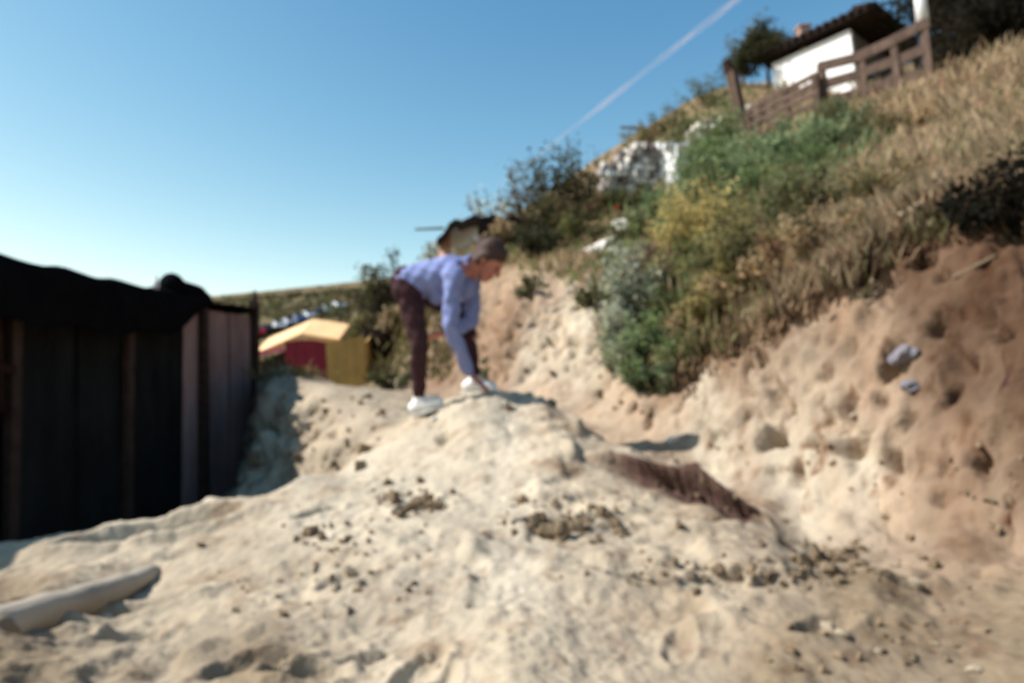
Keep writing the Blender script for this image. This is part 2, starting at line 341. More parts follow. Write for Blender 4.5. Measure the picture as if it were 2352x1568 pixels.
X = X + UND[0]; Y = Y + UND[1]
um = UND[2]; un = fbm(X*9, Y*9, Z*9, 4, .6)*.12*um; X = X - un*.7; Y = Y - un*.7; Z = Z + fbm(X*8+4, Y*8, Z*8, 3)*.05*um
nu, nv = X.shape
VV = np.stack([X.ravel(), Y.ravel(), Z.ravel()], 1)
idx = np.arange(nu*nv).reshape(nu, nv)
a = idx; b = np.roll(idx, -1, 0)
quads = np.stack([a[:, :-1], b[:, :-1], b[:, 1:], a[:, 1:]], 2).reshape(-1, 4)
cen = len(VV); VV = np.vstack([VV, [[0, 0, -.62]]])
tris = np.stack([np.full(nu, cen), b[:, 0], a[:, 0]], 1)
def big_mesh(name, V, Q, T):
    me = bpy.data.meshes.new(name); me.vertices.add(len(V)); me.vertices.foreach_set('co', V.astype(np.float32).ravel())
    li = np.concatenate([Q.ravel(), T.ravel()]); me.loops.add(len(li)); me.loops.foreach_set('vertex_index', li.astype(np.int32))
    me.polygons.add(len(Q)+len(T)); st = np.concatenate([np.arange(len(Q))*4, len(Q)*4 + np.arange(len(T))*3])
    me.polygons.foreach_set('loop_start', st.astype(np.int32)); me.polygons.foreach_set('use_smooth', np.ones(len(Q)+len(T), bool))
    me.update(calc_edges=True); me.validate(); return me
gm = big_mesh('ground', VV, quads, tris)
cc = C0.reshape(-1, 3); xs, ys, zs = VV[:-1, 0], VV[:-1, 1], VV[:-1, 2]
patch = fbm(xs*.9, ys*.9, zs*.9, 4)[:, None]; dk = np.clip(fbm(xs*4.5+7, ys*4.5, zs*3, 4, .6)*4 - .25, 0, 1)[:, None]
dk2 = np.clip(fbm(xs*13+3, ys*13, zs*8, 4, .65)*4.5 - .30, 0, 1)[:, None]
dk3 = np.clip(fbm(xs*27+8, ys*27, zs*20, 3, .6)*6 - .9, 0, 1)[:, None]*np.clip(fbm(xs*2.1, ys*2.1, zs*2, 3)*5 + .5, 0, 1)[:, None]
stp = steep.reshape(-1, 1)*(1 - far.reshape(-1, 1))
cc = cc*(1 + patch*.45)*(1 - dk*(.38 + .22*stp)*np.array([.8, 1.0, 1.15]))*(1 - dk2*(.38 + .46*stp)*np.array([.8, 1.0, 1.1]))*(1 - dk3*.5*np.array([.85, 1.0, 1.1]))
um_shade = um.reshape(-1, 1); cc = cc*(1-um_shade) + um_shade*np.array([[.085, .052, .043]])*(1 + patch*.6)  # shade of the scarp face painted into the soil colour as dark brown
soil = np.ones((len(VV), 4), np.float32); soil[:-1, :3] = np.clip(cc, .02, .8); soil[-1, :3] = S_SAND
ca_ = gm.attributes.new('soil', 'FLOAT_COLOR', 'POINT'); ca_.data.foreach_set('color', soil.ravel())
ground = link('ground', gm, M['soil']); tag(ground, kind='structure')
BV = BVHTree.FromPolygons(VV.tolist(), quads.tolist() + tris.tolist())
def gz(x, y, z0=200):
    h = BV.ray_cast(Vector((x, y, z0)), Vector((0, 0, -1)))
    return h[0].z if h[0] else -.6
def hit(vx, vy):
    d = ray(vx, vy); h = BV.ray_cast(Vector((0, 0, 0)), d.normalized())
    return (h[0], h[1]) if h[0] else (at(vx, vy, 60), Vector((0, 0, 1)))
def onground(vx, d):
    """ground point straight ahead at picture column vx and depth d"""
    vy = 700.0
    for k in range(12):
        p = at(vx, vy, d); g = gz(p.x, p.y); vy += .8*(p.z - g)*FPX/d
    return Vector((p.x, p.y, g))
# ------------------------------------------------------------------ contrail, far road
ca0, ca1 = at(1150, 425, 5200), at(1800, -85, 5200)
mb = MB(); pp = [ca0.lerp(ca1, t/40) for t in range(41)]
mb.tube([p for i, p in enumerate(pp)], [max(5, 18*(.5+.8*i/40)*(1 + .18*math.sin(i*.9) + .12*math.sin(i*2.3))*(min(1, i/14))) for i in range(41)], 8)
mc = bpy.data.materials.new('vapour'); mc.use_nodes = True; t_ = mc.node_tree
t_.nodes['Principled BSDF'].inputs['Base Color'].default_value = (.9, .9, .9, 1); t_.nodes['Principled BSDF'].inputs['Roughness'].default_value = 1
tn = t_.nodes.new('ShaderNodeTexNoise'); tn.inputs['Scale'].default_value = .004; tn.inputs['Detail'].default_value = 2
tp = t_.nodes.new('ShaderNodeMapRange'); tp.inputs[1].default_value = .3; tp.inputs[2].default_value = .75; tp.inputs[3].default_value = .05; tp.inputs[4].default_value = .26
tco = t_.nodes.new('ShaderNodeTexCoord'); t_.links.new(tco.outputs['Object'], tn.inputs[0])
t_.links.new(tn.outputs[0], tp.inputs[0]); t_.links.new(tp.outputs[0], t_.nodes['Principled BSDF'].inputs['Alpha'])
o = mb.build('contrail', mc, None, True); tag(o, 'thin straight white aircraft trail crossing the blue sky above the hillside', 'contrail')

# ------------------------------------------------------------------ far hillside: parked cars on a track
def make_car(p, ang, paint, label):
    root = empty('parked_car', p, label, 'car', 'cars parked along the far hillside track'); root.rotation_euler = (0, 0, ang)
    def part(name, mb, m, par):
        ob = bpy.data.objects.new(name, mb.mesh(name)); COL.objects.link(ob); ob.data.materials.append(m); ob.parent = par; return ob
    mb = MB(); pr = [(-2.1, .35), (-2.1, .8), (-1.9, .95), (-1.2, 1.0), (-.75, 1.42), (.65, 1.45), (1.25, 1.0), (1.95, .9), (2.1, .65), (2.1, .35)]
    k = len(pr); mb.v = [Vector((x, -.82, z)) for x, z in pr] + [Vector((x, .82, z)) for x, z in pr]
    mb.f = [tuple(range(k)), tuple(range(2*k-1, k-1, -1))] + [(i, i+k, (i+1) % k+k, (i+1) % k) for i in range(k)]; mb.c = [None]*len(mb.f)
    body = part('body', mb, CARC[paint], root)
    for s in (-1, 1):
        mb = MB(); mb.quad(*[Vector((x, s*.835, z)) for x, z in ((-1.1, 1.02), (1.05, 1.02), (.6, 1.38), (-.68, 1.36))]); part('side_window', mb, M['glass'], body)
        for x in (-1.3, 1.3):
            mb = MB(); mb.tube([Vector((x, s*.62, .33)), Vector((x, s*.88, .33))], [.33, .33], 10); part('wheel', mb, M['tyre'], root)
    for a, b, nm in (((1.27, 1.03), (.72, 1.42), 'windscreen'), ((-1.22, 1.03), (-.80, 1.40), 'rear_window')):
        e = .03 if a[0] > 0 else -.03
        mb = MB(); mb.quad(*[Vector(q) for q in ((a[0]+e, -.7, a[1]+.02), (a[0]+e, .7, a[1]+.02), (b[0]+e, .66, b[1]), (b[0]+e, -.66, b[1]))]); part(nm, mb, M['glass'], body)
CARS = [(590, 772, 'red', 'small red car parked at the near end of the far hillside row'), (612, 762, 'dark', 'dark car parked next to the red one on the far hillside'),
        (640, 755, 'white', 'white car parked beside the dark one behind the hen house'), (664, 747, 'silver', 'silver car parked left of centre in the far hillside row'),
        (688, 740, 'blue', 'dark blue car parked mid row on the far hillside'), (710, 732, 'white', 'white car parked just right of the blue one far behind'),
        (733, 724, 'dark', 'black car parked third from the far end of the hillside row'), (754, 716, 'silver', 'silver car parked second from the far end of the hillside row'),
        (776, 708, 'white', 'white car parked at the upper far end of the hillside row')]
random.seed(5)
for vx, vy, c, lab in CARS:
    p, _ = hit(vx, vy + 6)
    make_car(p + Vector((0, 0, .05)), R(random.uniform(-75, -55)), c, lab)

# ------------------------------------------------------------------ foliage
def leafcol(base, var=.3):
    k = random.uniform(1-var, 1+var); w_ = random.uniform(-.12, .12)
    return (base[0]*k*(1+w_), base[1]*k, base[2]*k*(1-w_))
def bush(name, label, cat, base, W, H, stems, leaves, leaf, cols_, lean=(0, 0), open_=.35, bark='bark', group=None, stem_r=.012, up=.5, depthW=None, trunk=0.0, flower=None, nrm=None):
    """stems fan out of the base to a dome; leaves sit in clumps along the outer part of each stem"""
    base = Vector(base); D = depthW or W
    root = empty(name, base, label, cat, group)
    sm = MB(); lm = MB()
    start = base + Vector((0, 0, -.06)); crown0 = base + Vector((lean[0]*.3, lean[1]*.3, trunk*H))
    if trunk: sm.tube([start, base.lerp(crown0, .5) + Vector((random.uniform(-.05, .05)*W, 0, 0)), crown0], [stem_r*3.2, stem_r*2.6, stem_r*2.0], 7)
    for s in range(stems):
        a = random.uniform(0, 2*math.pi); q = math.sqrt(random.random()); el = random.uniform(open_, 1)
        tip = base + Vector((math.cos(a)*q*W/2 + lean[0], math.sin(a)*q*D/2 + lean[1], H*(trunk + (1-trunk)*el*math.sqrt(max(.05, 1-.75*q*q)))))
        s0 = crown0 if trunk else start + Vector((math.cos(a)*W*.10, math.sin(a)*D*.10, 0))*q
        mid = s0.lerp(tip, .5) + Vector((random.uniform(-.1, .1)*W, random.uniform(-.1, .1)*D, up*.18*H))
        L = [(1-t)**2*s0 + 2*t*(1-t)*mid + t*t*tip for t in (0, .25, .5, .75, 1)]
        sm.tube(L, [stem_r, stem_r*.8, stem_r*.6, stem_r*.42, stem_r*.2], 4, False)
        bc = random.choice(cols_); shade = random.uniform(.75, 1.2)
        for k in range(int(leaves*.85)):
            t = 1 - random.random()**1.3*.72
            c = (1-t)**2*s0 + 2*t*(1-t)*mid + t*t*tip
            rad = min(W, H)*.13*(.5+.8*t)
            c = c + Vector((random.gauss(0, 1), random.gauss(0, 1), random.gauss(0, .9)))*rad*.55
            d = Vector((random.gauss(0, 1), random.gauss(0, 1), random.gauss(.35, .8))).normalized()
            e = d.cross(Vector((random.gauss(0, 1), random.gauss(0, 1), random.gauss(0, 1)))).normalized()
            sz = leaf*random.uniform(.6, 1.4)
            col = leafcol((bc[0]*shade, bc[1]*shade, bc[2]*shade), .22)
            if flower and random.random() < flower[1]: col = leafcol(flower[0], .15)
            lm.quad(c - d*sz*.5, c + e*sz*.26, c + d*sz*.5, c - e*sz*.26, col)
    sm.build('trunk' if trunk else 'stems', M[bark], root, True)
    lm.build('crown', M['leaf'], root)
    return root
def at_hit(vx, vy): return hit(vx, vy)[0]
OLIVE = (.12, .115, .05); DKOL = (.055, .055, .03); GREEN = (.20, .27, .11); FENNEL = (.30, .37, .19); YEL = (.62, .50, .20); GREYG = (.55, .56, .43)
PURP = (.24, .135, .12); DRY = (.44, .32, .18); BRN = (.19, .125, .075); BRIGHTG = (.13, .23, .07)
B = bush
# skyline scrub on the left shoulder of the bank
for vx, vy, d, W_, H_, st, lf, cols_, lab, kw in [
    (1125, 565, 12.5, 1.0, 1.15, 16, 26, [OLIVE, BRN, GREYG], 'thin leggy scrub at the left end of the skyline bushes', dict(lean=(-.25, 0))),
    (1205, 545, 13.0, 1.25, 1.55, 22, 40, [OLIVE, BRN, OLIVE], 'loose olive scrub on the skyline with sky showing through', {}),
    (1270, 520, 13.5, 1.2, 1.75, 22, 60, [OLIVE, DKOL], 'tall dense olive bush between the leggy scrub and the ruined wall', {}),
    (1340, 500, 13.5, 1.15, 1.75, 20, 80, [DKOL, OLIVE], 'darkest skyline bush touching the left end of the ruined wall', {}),
    (1160, 600, 11.4, .8, .55, 14, 60, [OLIVE, DRY], 'low olive tuft above the pale earth overhang', {}),
    (1290, 590, 11.6, 1.5, .75, 26, 90, [(.075, .055, .03), OLIVE], 'low brownish bush under the skyline scrub', {}),
    (1230, 640, 10.0, .75, .7, 14, 90, [DKOL, (.06, .07, .03)], 'dark green shrub hanging on the bank right of the person', {}),
    (1330, 600, 10.6, 1.0, .55, 18, 90, [(.20, .20, .07), OLIVE], 'yellow green shrub left of the white boulder', {}),
    (1370, 520, 12.2, 1.0, .55, 18, 70, [(.17, .15, .05), BRN], 'small ochre bush below the ruined wall', {}),
    (1545, 330, 23, 2.0, 1.1, 24, 90, [(.20, .18, .08), OLIVE], 'round olive bush on the skyline above the white pillar', {}),
    (1480, 360, 22, 1.8, .9, 22, 90, [(.26, .22, .10), BRN], 'low tan bush on the skyline above the ruined wall', {}),
    (1620, 270, 26, 2.2, 1.3, 24, 90, [(.16, .17, .07), OLIVE], 'wide olive bush on the skyline left of the gate post', {}),
    (1580, 360, 15, 1.2, .8, 20, 90, [(.24, .27, .12), GREEN], 'light green bush right behind the white pillar', {}),
    (1640, 330, 14.5, 1.1, .8, 20, 90, [GREEN, (.30, .30, .16)], 'green and straw bush in front of the garden wall', {}),
    (1445, 500, 11.8, .9, .6, 16, 70, [(.08, .14, .04), OLIVE], 'grass green clump growing at the foot of the ruined wall', {})]:
    p = onground(vx, d); B('scrub_bush', lab, 'bush', p, W_, H_, st, lf, .085 if d > 11 else .07, cols_, **kw)
# plants of the overgrown slope
SL = [
    (1650, 470, 9.4, 2.1, .78, 56, 150, .060, [FENNEL, GREEN, FENNEL], 'broad soft green fennel mass below the fence', 'fennel_bush'),
    (1800, 420, 9.2, 2.0, .74, 52, 150, .060, [FENNEL, (.12, .18, .09)], 'soft grey green fennel clump under the right part of the fence', 'fennel_bush'),
    (1915, 380, 9.0, 1.5, .62, 34, 120, .060, [FENNEL, OLIVE], 'dull green clump at the right end of the fennel', 'fennel_bush'),
    (1530, 510, 10.2, .85, .5, 18, 120, .060, [BRIGHTG, GREEN], 'bright leafy green bush left of the yellow shrub', 'leafy_bush'),
    (1700, 360, 12.0, 1.5, .42, 22, 120, .075, [GREEN, (.13, .17, .08)], 'green thicket growing through the lower rails of the fence', 'leafy_bush'),
    (1660, 330, 16.5, 1.5, 1.7, 28, 90, .085, [(.12, .15, .06), GREEN], 'tall green shrub between the white pillar and the fence', 'leafy_bush'),
    (1600, 300, 19.0, 2.0, 1.5, 28, 80, .095, [(.22, .23, .11), (.13, .15, .06)], 'pale straw green shrub on the skyline beside the white pillar', 'leafy_bush'),
    (1950, 300, 11.0, 1.6, .6, 28, 110, .06, [(.17, .20, .10), OLIVE], 'dull green scrub below the open rail fence', 'leafy_bush'),
    (1850, 450, 7.8, 1.2, .5, 26, 120, .048, [(.22, .27, .13), GREEN], 'low green growth in front of the grey green fennel clump', 'leafy_bush'),
    (1720, 500, 7.8, 1.2, .5, 26, 120, .048, [GREEN, (.30, .31, .14)], 'green and straw growth just above the yellow shrub', 'leafy_bush'),
    (1440, 640, 8.2, .8, .5, 22, 120, .048, [(.26, .29, .13), GREEN], 'pale green bush right beside the large white boulder', 'leafy_bush'),
    (1560, 680, 6.8, .8, .55, 24, 130, .045, [(.33, .31, .13), (.20, .24, .10)], 'yellow green bush right of the purple shrub', 'leafy_bush'),
    (1450, 860, 5.9, .5, .5, 20, 120, .042, [(.25, .30, .16), GREYG], 'grey green bush hanging low on the bank under the plume', 'leafy_bush'),
    (1570, 850, 5.2, .45, .34, 18, 110, .038, [GREEN, (.28, .29, .13)], 'light green bush spilling over the lip of the cut', 'leafy_bush'),
    (1680, 640, 6.0, .7, .45, 22, 110, .042, [(.28, .28, .12), OLIVE], 'olive yellow bush in the middle of the weeds', 'leafy_bush'),
    (1380, 700, 7.6, .5, .35, 16, 110, .042, [(.24, .26, .12), OLIVE], 'small olive green bush below the large white boulder', 'leafy_bush'),
    (1560, 560, 8.6, .9, .5, 22, 130, .05, [GREEN, (.16, .22, .08), OLIVE], 'green bush between the white boulder and the yellow shrub', 'leafy_bush'),
    (1470, 560, 9.6, .9, .55, 20, 120, .055, [(.22, .26, .10), OLIVE], 'yellowish green bush above the white boulder', 'leafy_bush'),
    (1560, 740, 6.2, .55, .42, 18, 120, .04, [OLIVE, GREEN], 'olive green bush right of the purple shrub', 'leafy_bush'),
    (1640, 730, 5.6, .5, .36, 18, 110, .04, [(.36, .30, .12), OLIVE], 'mustard tuft above the bank lip right of the olive bush', 'dry_shrub'),
    (1730, 620, 6.2, .8, .5, 24, 120, .042, [OLIVE, (.30, .26, .11)], 'olive and straw bush under the fennel', 'leafy_bush'),
    (1840, 520, 7.0, .9, .5, 24, 120, .045, [(.19, .20, .09), OLIVE], 'grey olive bush right of the yellow shrub', 'leafy_bush'),
    (1990, 470, 7.0, .9, .45, 24, 110, .045, [(.28, .22, .11), OLIVE], 'tan and olive bush below the right end of the fennel', 'dry_shrub'),
    (2080, 330, 8.6, 1.0, .5, 24, 110, .05, [(.20, .18, .08), DRY], 'tan bush on the slope below the painted pole', 'dry_shrub'),
    (1530, 900, 5.0, .30, .22, 14, 90, .034, [(.22, .25, .13), OLIVE], 'small hanging green tuft lowest on the bank right of the plume', 'leafy_bush'),
    (1620, 590, 7.6, 1.15, .80, 40, 150, .045, [YEL, (.24, .21, .08), YEL], 'rounded yellow flowering shrub in the middle of the slope', 'yellow_shrub'),
    (1560, 640, 7.6, .55, .45, 14, 100, .045, [YEL, DRY], 'small yellow tuft on the left foot of the yellow shrub', 'yellow_shrub'),
    (1500, 700, 6.8, .75, .72, 34, 150, .040, [PURP, (.12, .07, .06)], 'dusky purple brown shrub left of the dry grass', 'purple_shrub'),
    (1462, 770, 6.9, .50, .98, 30, 90, .050, [GREYG, (.36, .40, .26)], 'tall wispy pale grey green plume on the bank edge', 'plume_plant'),
    (1412, 850, 6.4, .32, .62, 16, 80, .045, [GREYG, (.34, .36, .24)], 'short wispy grey green plume below the tall one', 'plume_plant'),
    (1510, 830, 5.7, .50, .42, 20, 110, .040, [GREEN, (.14, .19, .09)], 'mid green shrub hanging on the lip of the cut bank', 'leafy_bush'),
    (1480, 885, 5.4, .36, .26, 14, 100, .036, [(.15, .20, .10), GREEN], 'lowest green shrub on the cut bank face', 'leafy_bush'),
    (1600, 780, 5.8, .45, .35, 14, 100, .040, [OLIVE, DRY], 'olive tuft between the purple shrub and the dirt face', 'leafy_bush'),
    (1690, 700, 6.2, .55, .42, 18, 110, .042, [(.20, .17, .06), DRY], 'ochre tuft above the middle of the dirt face', 'dry_shrub'),
    (1790, 650, 6.0, .55, .42, 18, 90, .042, [(.19, .10, .055), DRY], 'rusty brown shrub above the dirt face', 'dry_shrub'),
    (1900, 590, 6.0, .60, .48, 18, 100, .042, [OLIVE, DRY], 'straw and olive tuft left of the fallen branch', 'dry_shrub'),
    (2010, 640, 4.75, .34, .26, 14, 90, .034, [(.06, .035, .02), BRN], 'dark withered shrub beneath the fallen branch', 'dry_shrub'),
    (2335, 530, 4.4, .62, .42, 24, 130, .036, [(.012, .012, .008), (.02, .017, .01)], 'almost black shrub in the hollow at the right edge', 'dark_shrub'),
    (1225, 745, 7.9, .40, .32, 12, 110, .04, [(.13, .16, .08), OLIVE], 'small green tuft low on the pale bank right of the person', 'leafy_bush'),
    (1115, 850, 7.2, .55, .35, 14, 80, .045, [(.14, .15, .06), GREEN], 'low green weeds behind the bending person', 'leafy_bush'),
    (900, 880, 8.4, .75, .28, 16, 70, .05, [(.10, .12, .05), (.06, .05, .03)], 'low weeds on the earth right of the yellow board', 'leafy_bush'),
    (1010, 890, 6.3, .40, .2, 12, 70, .04, [(.07, .06, .035), OLIVE], 'small dark weeds between the two feet of the person', 'leafy_bush'),
]
for vx, vy, d, W_, H_, st, lf, ls, cols_, lab, nm in SL:
    p = hit(vx, vy)[0] if d < 7.8 and vx > 1340 else onground(vx, d)
    B(nm, lab, 'plant' if 'plume' in nm else 'bush', p, W_, H_, st, lf, ls, cols_, stem_r=.006, open_=.15, up=.6)
# shrubs and small trees of the valley behind
for vx, vy, d, W_, H_, st, lf, cols_, lab in [
    (872, 700, 17, 1.2, 2.35, 24, 120, [(.035, .03, .02), OLIVE], 'dark spiky bush on the skyline left of the person'),
    (918, 690, 18, .8, 2.4, 14, 90, [(.04, .032, .028), OLIVE], 'small dark bush between the spiky bush and the person'),
    (840, 740, 17, 1.6, 1.0, 20, 110, [(.16, .14, .05), OLIVE], 'olive bush behind the yellow board'),
    (790, 790, 15.5, 1.9, .95, 24, 120, [(.045, .035, .02), (.12, .09, .035)], 'dark brown thicket directly behind the hen house'),
    (880, 820, 13.5, .95, .95, 22, 120, [(.030, .02, .016), (.05, .035, .025)], 'dark thicket right of the yellow board'),
    (930, 760, 13.5, 1.1, .9, 20, 90, [(.16, .13, .06), DRY], 'dry tan bush behind the back leg of the person')]:
    p = onground(vx, d)
    B('valley_bush', lab, 'bush', p, W_, H_, st, lf, .10, cols_, stem_r=.014)
# trees by the house
def tree_at(vx, d, W_, H_, st, lf, ls, cols_, lab, name='small_tree'):
    p = onground(vx, d); B(name, lab, 'tree', p, W_, H_, st, lf, ls, cols_, trunk=.3, stem_r=.03, open_=.1)
tree_at(1768, 29, 2.1, 3.3, 36, 230, .15, [(.05, .05, .022), OLIVE], 'olive tree standing left of the white house')
tree_at(1705, 29, 1.8, 2.2, 20, 120, .14, [(.06, .065, .03), OLIVE], 'smaller olive tree behind the leftmost fence post')
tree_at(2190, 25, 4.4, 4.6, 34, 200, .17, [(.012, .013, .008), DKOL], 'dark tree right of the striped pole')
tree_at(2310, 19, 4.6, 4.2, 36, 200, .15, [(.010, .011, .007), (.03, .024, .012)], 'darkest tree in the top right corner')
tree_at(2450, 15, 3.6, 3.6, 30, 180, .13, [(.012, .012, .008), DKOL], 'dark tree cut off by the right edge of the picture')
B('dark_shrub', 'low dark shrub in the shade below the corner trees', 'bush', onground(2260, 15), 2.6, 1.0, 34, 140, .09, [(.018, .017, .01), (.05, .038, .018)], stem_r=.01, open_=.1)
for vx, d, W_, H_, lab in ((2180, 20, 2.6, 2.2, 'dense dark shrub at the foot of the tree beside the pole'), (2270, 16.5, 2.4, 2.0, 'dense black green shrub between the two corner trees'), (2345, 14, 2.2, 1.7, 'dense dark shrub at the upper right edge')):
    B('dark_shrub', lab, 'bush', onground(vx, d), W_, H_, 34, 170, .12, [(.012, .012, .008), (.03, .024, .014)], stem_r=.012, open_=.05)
rr_ = random.Random(11); lm = MB()
for k in range(420):
    vx = rr_.uniform(470, 860); p, _ = hit(vx, rr_.uniform(680, 740) if rr_.random() < .6 else np.interp(vx, [470, 860], [697, 668]))
    if p.length < 40: continue
    s_ = rr_.uniform(.5, 1.6); bc = rr_.choice([(.06, .055, .03), (.11, .09, .045), (.09, .10, .04)])
    for j in range(14):
        c = p + Vector((rr_.gauss(0, s_*.5), rr_.gauss(0, s_*.5), abs(rr_.gauss(0, s_*.45)))); e = Vector((rr_.gauss(0, 1), rr_.gauss(0, 1), rr_.gauss(0, 1))).normalized(); f_ = e.orthogonal().normalized()
        lm.quad(c-e*s_*.35, c+f_*s_*.25, c+e*s_*.35, c-f_*s_*.25, bc)
o = lm.build('hillside_scrub', M['leaf']); tag(o, 'low scrub dotted over the far hillside', 'scrub', kind='stuff')
# red poppies
for vx, vy, s, lab in ((1580, 412, .055, 'red poppy flowers below the white pillar'), (1415, 478, .04, 'red poppy flowers left of the bright green clump')):
    p, nn_ = hit(vx, vy + 8); p = onground(vx, 10.8)
    root = empty('poppy', p, lab, 'flower')
    mb = MB(); ml = MB(); top = at(vx, vy, 10.8)
    for k in range(5):
        q = top + Vector((random.uniform(-s, s), random.uniform(-s, s), random.uniform(-s, s)*.7))
        ml.tube([p + Vector((random.uniform(-.05, .05), 0, -.03)), p.lerp(q, .5) + Vector((.02, 0, 0)), q], [.005]*3, 4)
        for j in range(6):
            a0 = j*math.pi/3; r_ = s*.55
            mb.quad(q, q + Vector((math.cos(a0-.5)*r_, math.sin(a0-.5)*r_, .35*r_)), q + Vector((math.cos(a0)*r_*1.2, math.sin(a0)*r_*1.2, .6*r_)), q + Vector((math.cos(a0+.5)*r_, math.sin(a0+.5)*r_, .35*r_)))
    mb.build('petals', M['poppy'], root); ml.build('stem', M['bark'], root)

# dry grass over the slope: uncountable, one object per kind
def grass(name, label, zone, count, h, cols_, seed, blades=9):
    rr = random.Random(seed); lm = MB(); got = 0
    for k in range(count*4):
        if got >= count: break
        vx, vy = zone(rr)
        p, nn_ = hit(vx, vy)
        if p.length > 70: continue
        dn_ = mnoise.fractal(p*.9, 1.0, 2.0, 3)*.16
        if dn_ < -.17 + rr.uniform(-.05, .05): continue
        got += 1
        rad = p.length*.012; hs = h*rr.uniform(.35, 1.2)*(1 + dn_*3.2)*(.6 + p.length*.05); bc = cols_[int(min(len(cols_)-1, max(0, (rr.gauss(.5, .16) + 1.6*dn_)*len(cols_))))]
        for b_ in range(blades):
            q = p + Vector((rr.gauss(0, rad), rr.gauss(0, rad), -.01))
            q.z -= 0; a0 = rr.uniform(0, 6.283); bend = rr.uniform(.15, .75)*hs
            tip = q + Vector((math.cos(a0)*bend, math.sin(a0)*bend, hs*rr.uniform(.6, 1.1))); midp = q.lerp(tip, .5) + Vector((0, 0, .12*hs))
            w_ = (.0022 + .0011*p.length)*rr.uniform(.7, 1.5); sd_ = Vector((-math.sin(a0+.8), math.cos(a0+.8), 0))*w_
            k_ = rr.uniform(.7, 1.3); c = (bc[0]*k_, bc[1]*k_, bc[2]*k_)
            lm.quad(q - sd_, q + sd_, midp + sd_*.8, midp - sd_*.8, c); lm.tri(midp - sd_*.8, midp + sd_*.8, tip, c)
    o = lm.build(name, M['leaf']); tag(o, label, 'grass', kind='stuff')
STRAW = (.50, .385, .245); STRAW2 = (.40, .27, .165); STRAW3 = (.31, .25, .14)
def lip(vx):   # lower limit of the growth on the bank, in picture rows
    xs_ = [1000, 1200, 1330, 1450, 1560, 1680, 1800, 1950, 2100, 2230, 2400]; ys_ = [640, 610, 650, 830, 870, 800, 725, 655, 540, 480, 410]
    return np.interp(vx, xs_, ys_)
def sky_y(vx): return np.interp(vx, [1000, 1200, 1500, 1650, 1900, 2400], [570, 500, 310, 215, 190, 90])
def z_slope(rr):
    vx = rr.uniform(1720, 2420); t = rr.random(); return vx, sky_y(vx) + (lip(vx) - sky_y(vx))*(t**.8)
def z_mid(rr):
    vx = rr.uniform(1400, 1800); t = rr.random(); return vx, sky_y(vx) + (lip(vx) - sky_y(vx))*(t**.8)
def z_left(rr):
    vx = rr.uniform(1000, 1480); t = rr.random(); return vx, sky_y(vx) + (lip(vx) - sky_y(vx))*t
def z_edge(rr):
    vx = rr.uniform(1400, 2380); return vx, lip(vx) + rr.gauss(-20, 28)
def z_green(rr):
    vx = rr.uniform(1450, 2000); return vx, np.interp(vx, [1450, 2000], [470, 330]) + rr.gauss(0, 50)
def z_valley(rr): return rr.uniform(560, 1040), rr.uniform(690, 870)
grass('dry_grass', 'tangle of dry straw and brown grass covering the upper slope', z_slope, 3000, .17, [(.20, .22, .10), (.27, .25, .12), STRAW3, STRAW, STRAW2, STRAW, (.30, .19, .12)], 1, 7)
grass('weedy_grass', 'mixed olive, green and straw weeds over the middle of the slope', z_mid, 1500, .17, [GREEN, (.24, .26, .11), OLIVE, (.30, .28, .13), STRAW3, STRAW2, STRAW], 6, 7)
grass('dry_grass', 'dry grass and weeds on the left shoulder of the bank', z_left, 1100, .15, [STRAW3, (.24, .22, .09), STRAW2, (.20, .24, .09), STRAW], 2, 7)
grass('root_fringe', 'fringe of withered roots and grass along the lip of the cut bank', z_edge, 900, .12, [(.20, .12, .07), STRAW2, (.11, .07, .04), (.14, .14, .06)], 3)
grass('green_grass', 'fresh green grass below the fence', z_green, 1100, .18, [GREEN, FENNEL, (.13, .16, .06)], 4)
grass('valley_grass', 'olive grass over the valley floor behind the heaps', z_valley, 900, .13, [(.13, .12, .05), (.20, .16, .07), (.09, .08, .04)], 5, 7)

# ------------------------------------------------------------------ stones and clods
def stone_mesh(seed, sub=2, rough=.35):
    bm = bmesh.new(); bmesh.ops.create_icosphere(bm, subdivisions=sub, radius=1); rr = np.random.default_rng(seed); off = rr.uniform(0, 50, 3)
    for v in bm.verts:
        p = np.array(v.co)*1.3 + off; k = 1 + rough*2*float(fbm(np.array([p[0]]), np.array([p[1]]), np.array([p[2]]), 3)[0]); v.co *= k
    if rough > .6:                                                   # broken angular faces
        pl_ = rr.normal(size=(11, 3)); pl_ /= np.linalg.norm(pl_, axis=1)[:, None]; pd_ = rr.uniform(.55, .95, 11)
        for v in bm.verts:
            u = np.array(v.co.normalized()); dt_ = np.maximum(pl_ @ u, 1e-3); v.co = Vector(u)*float(min(1.15, (pd_/dt_).min()))*(1 + .10*math.sin(v.co.x*7+v.co.z*5))
    me = bpy.data.meshes.new('stone'); bm.to_mesh(me); bm.free(); return me
SM = [stone_mesh(i) for i in range(10)]; SMB = [stone_mesh(20+i, 3, .75) for i in range(5)]
def stone(name, label, cat, p, sx, sy, sz, m, mesh=None, group=None, rz=None, sink=.35):
    me = (mesh or random.choice(SM)).copy(); me.materials.clear(); me.materials.append(m)
    o = bpy.data.objects.new(name, me); COL.objects.link(o); o.location = Vector(p) + Vector((0, 0, sz*(1-sink)-0*sz)); o.scale = (sx, sy, sz)
    o.rotation_euler = (random.uniform(-.3, .3), random.uniform(-.3, .3), random.uniform(0, 6) if rz is None else rz)
    return tag(o, label, cat, group)
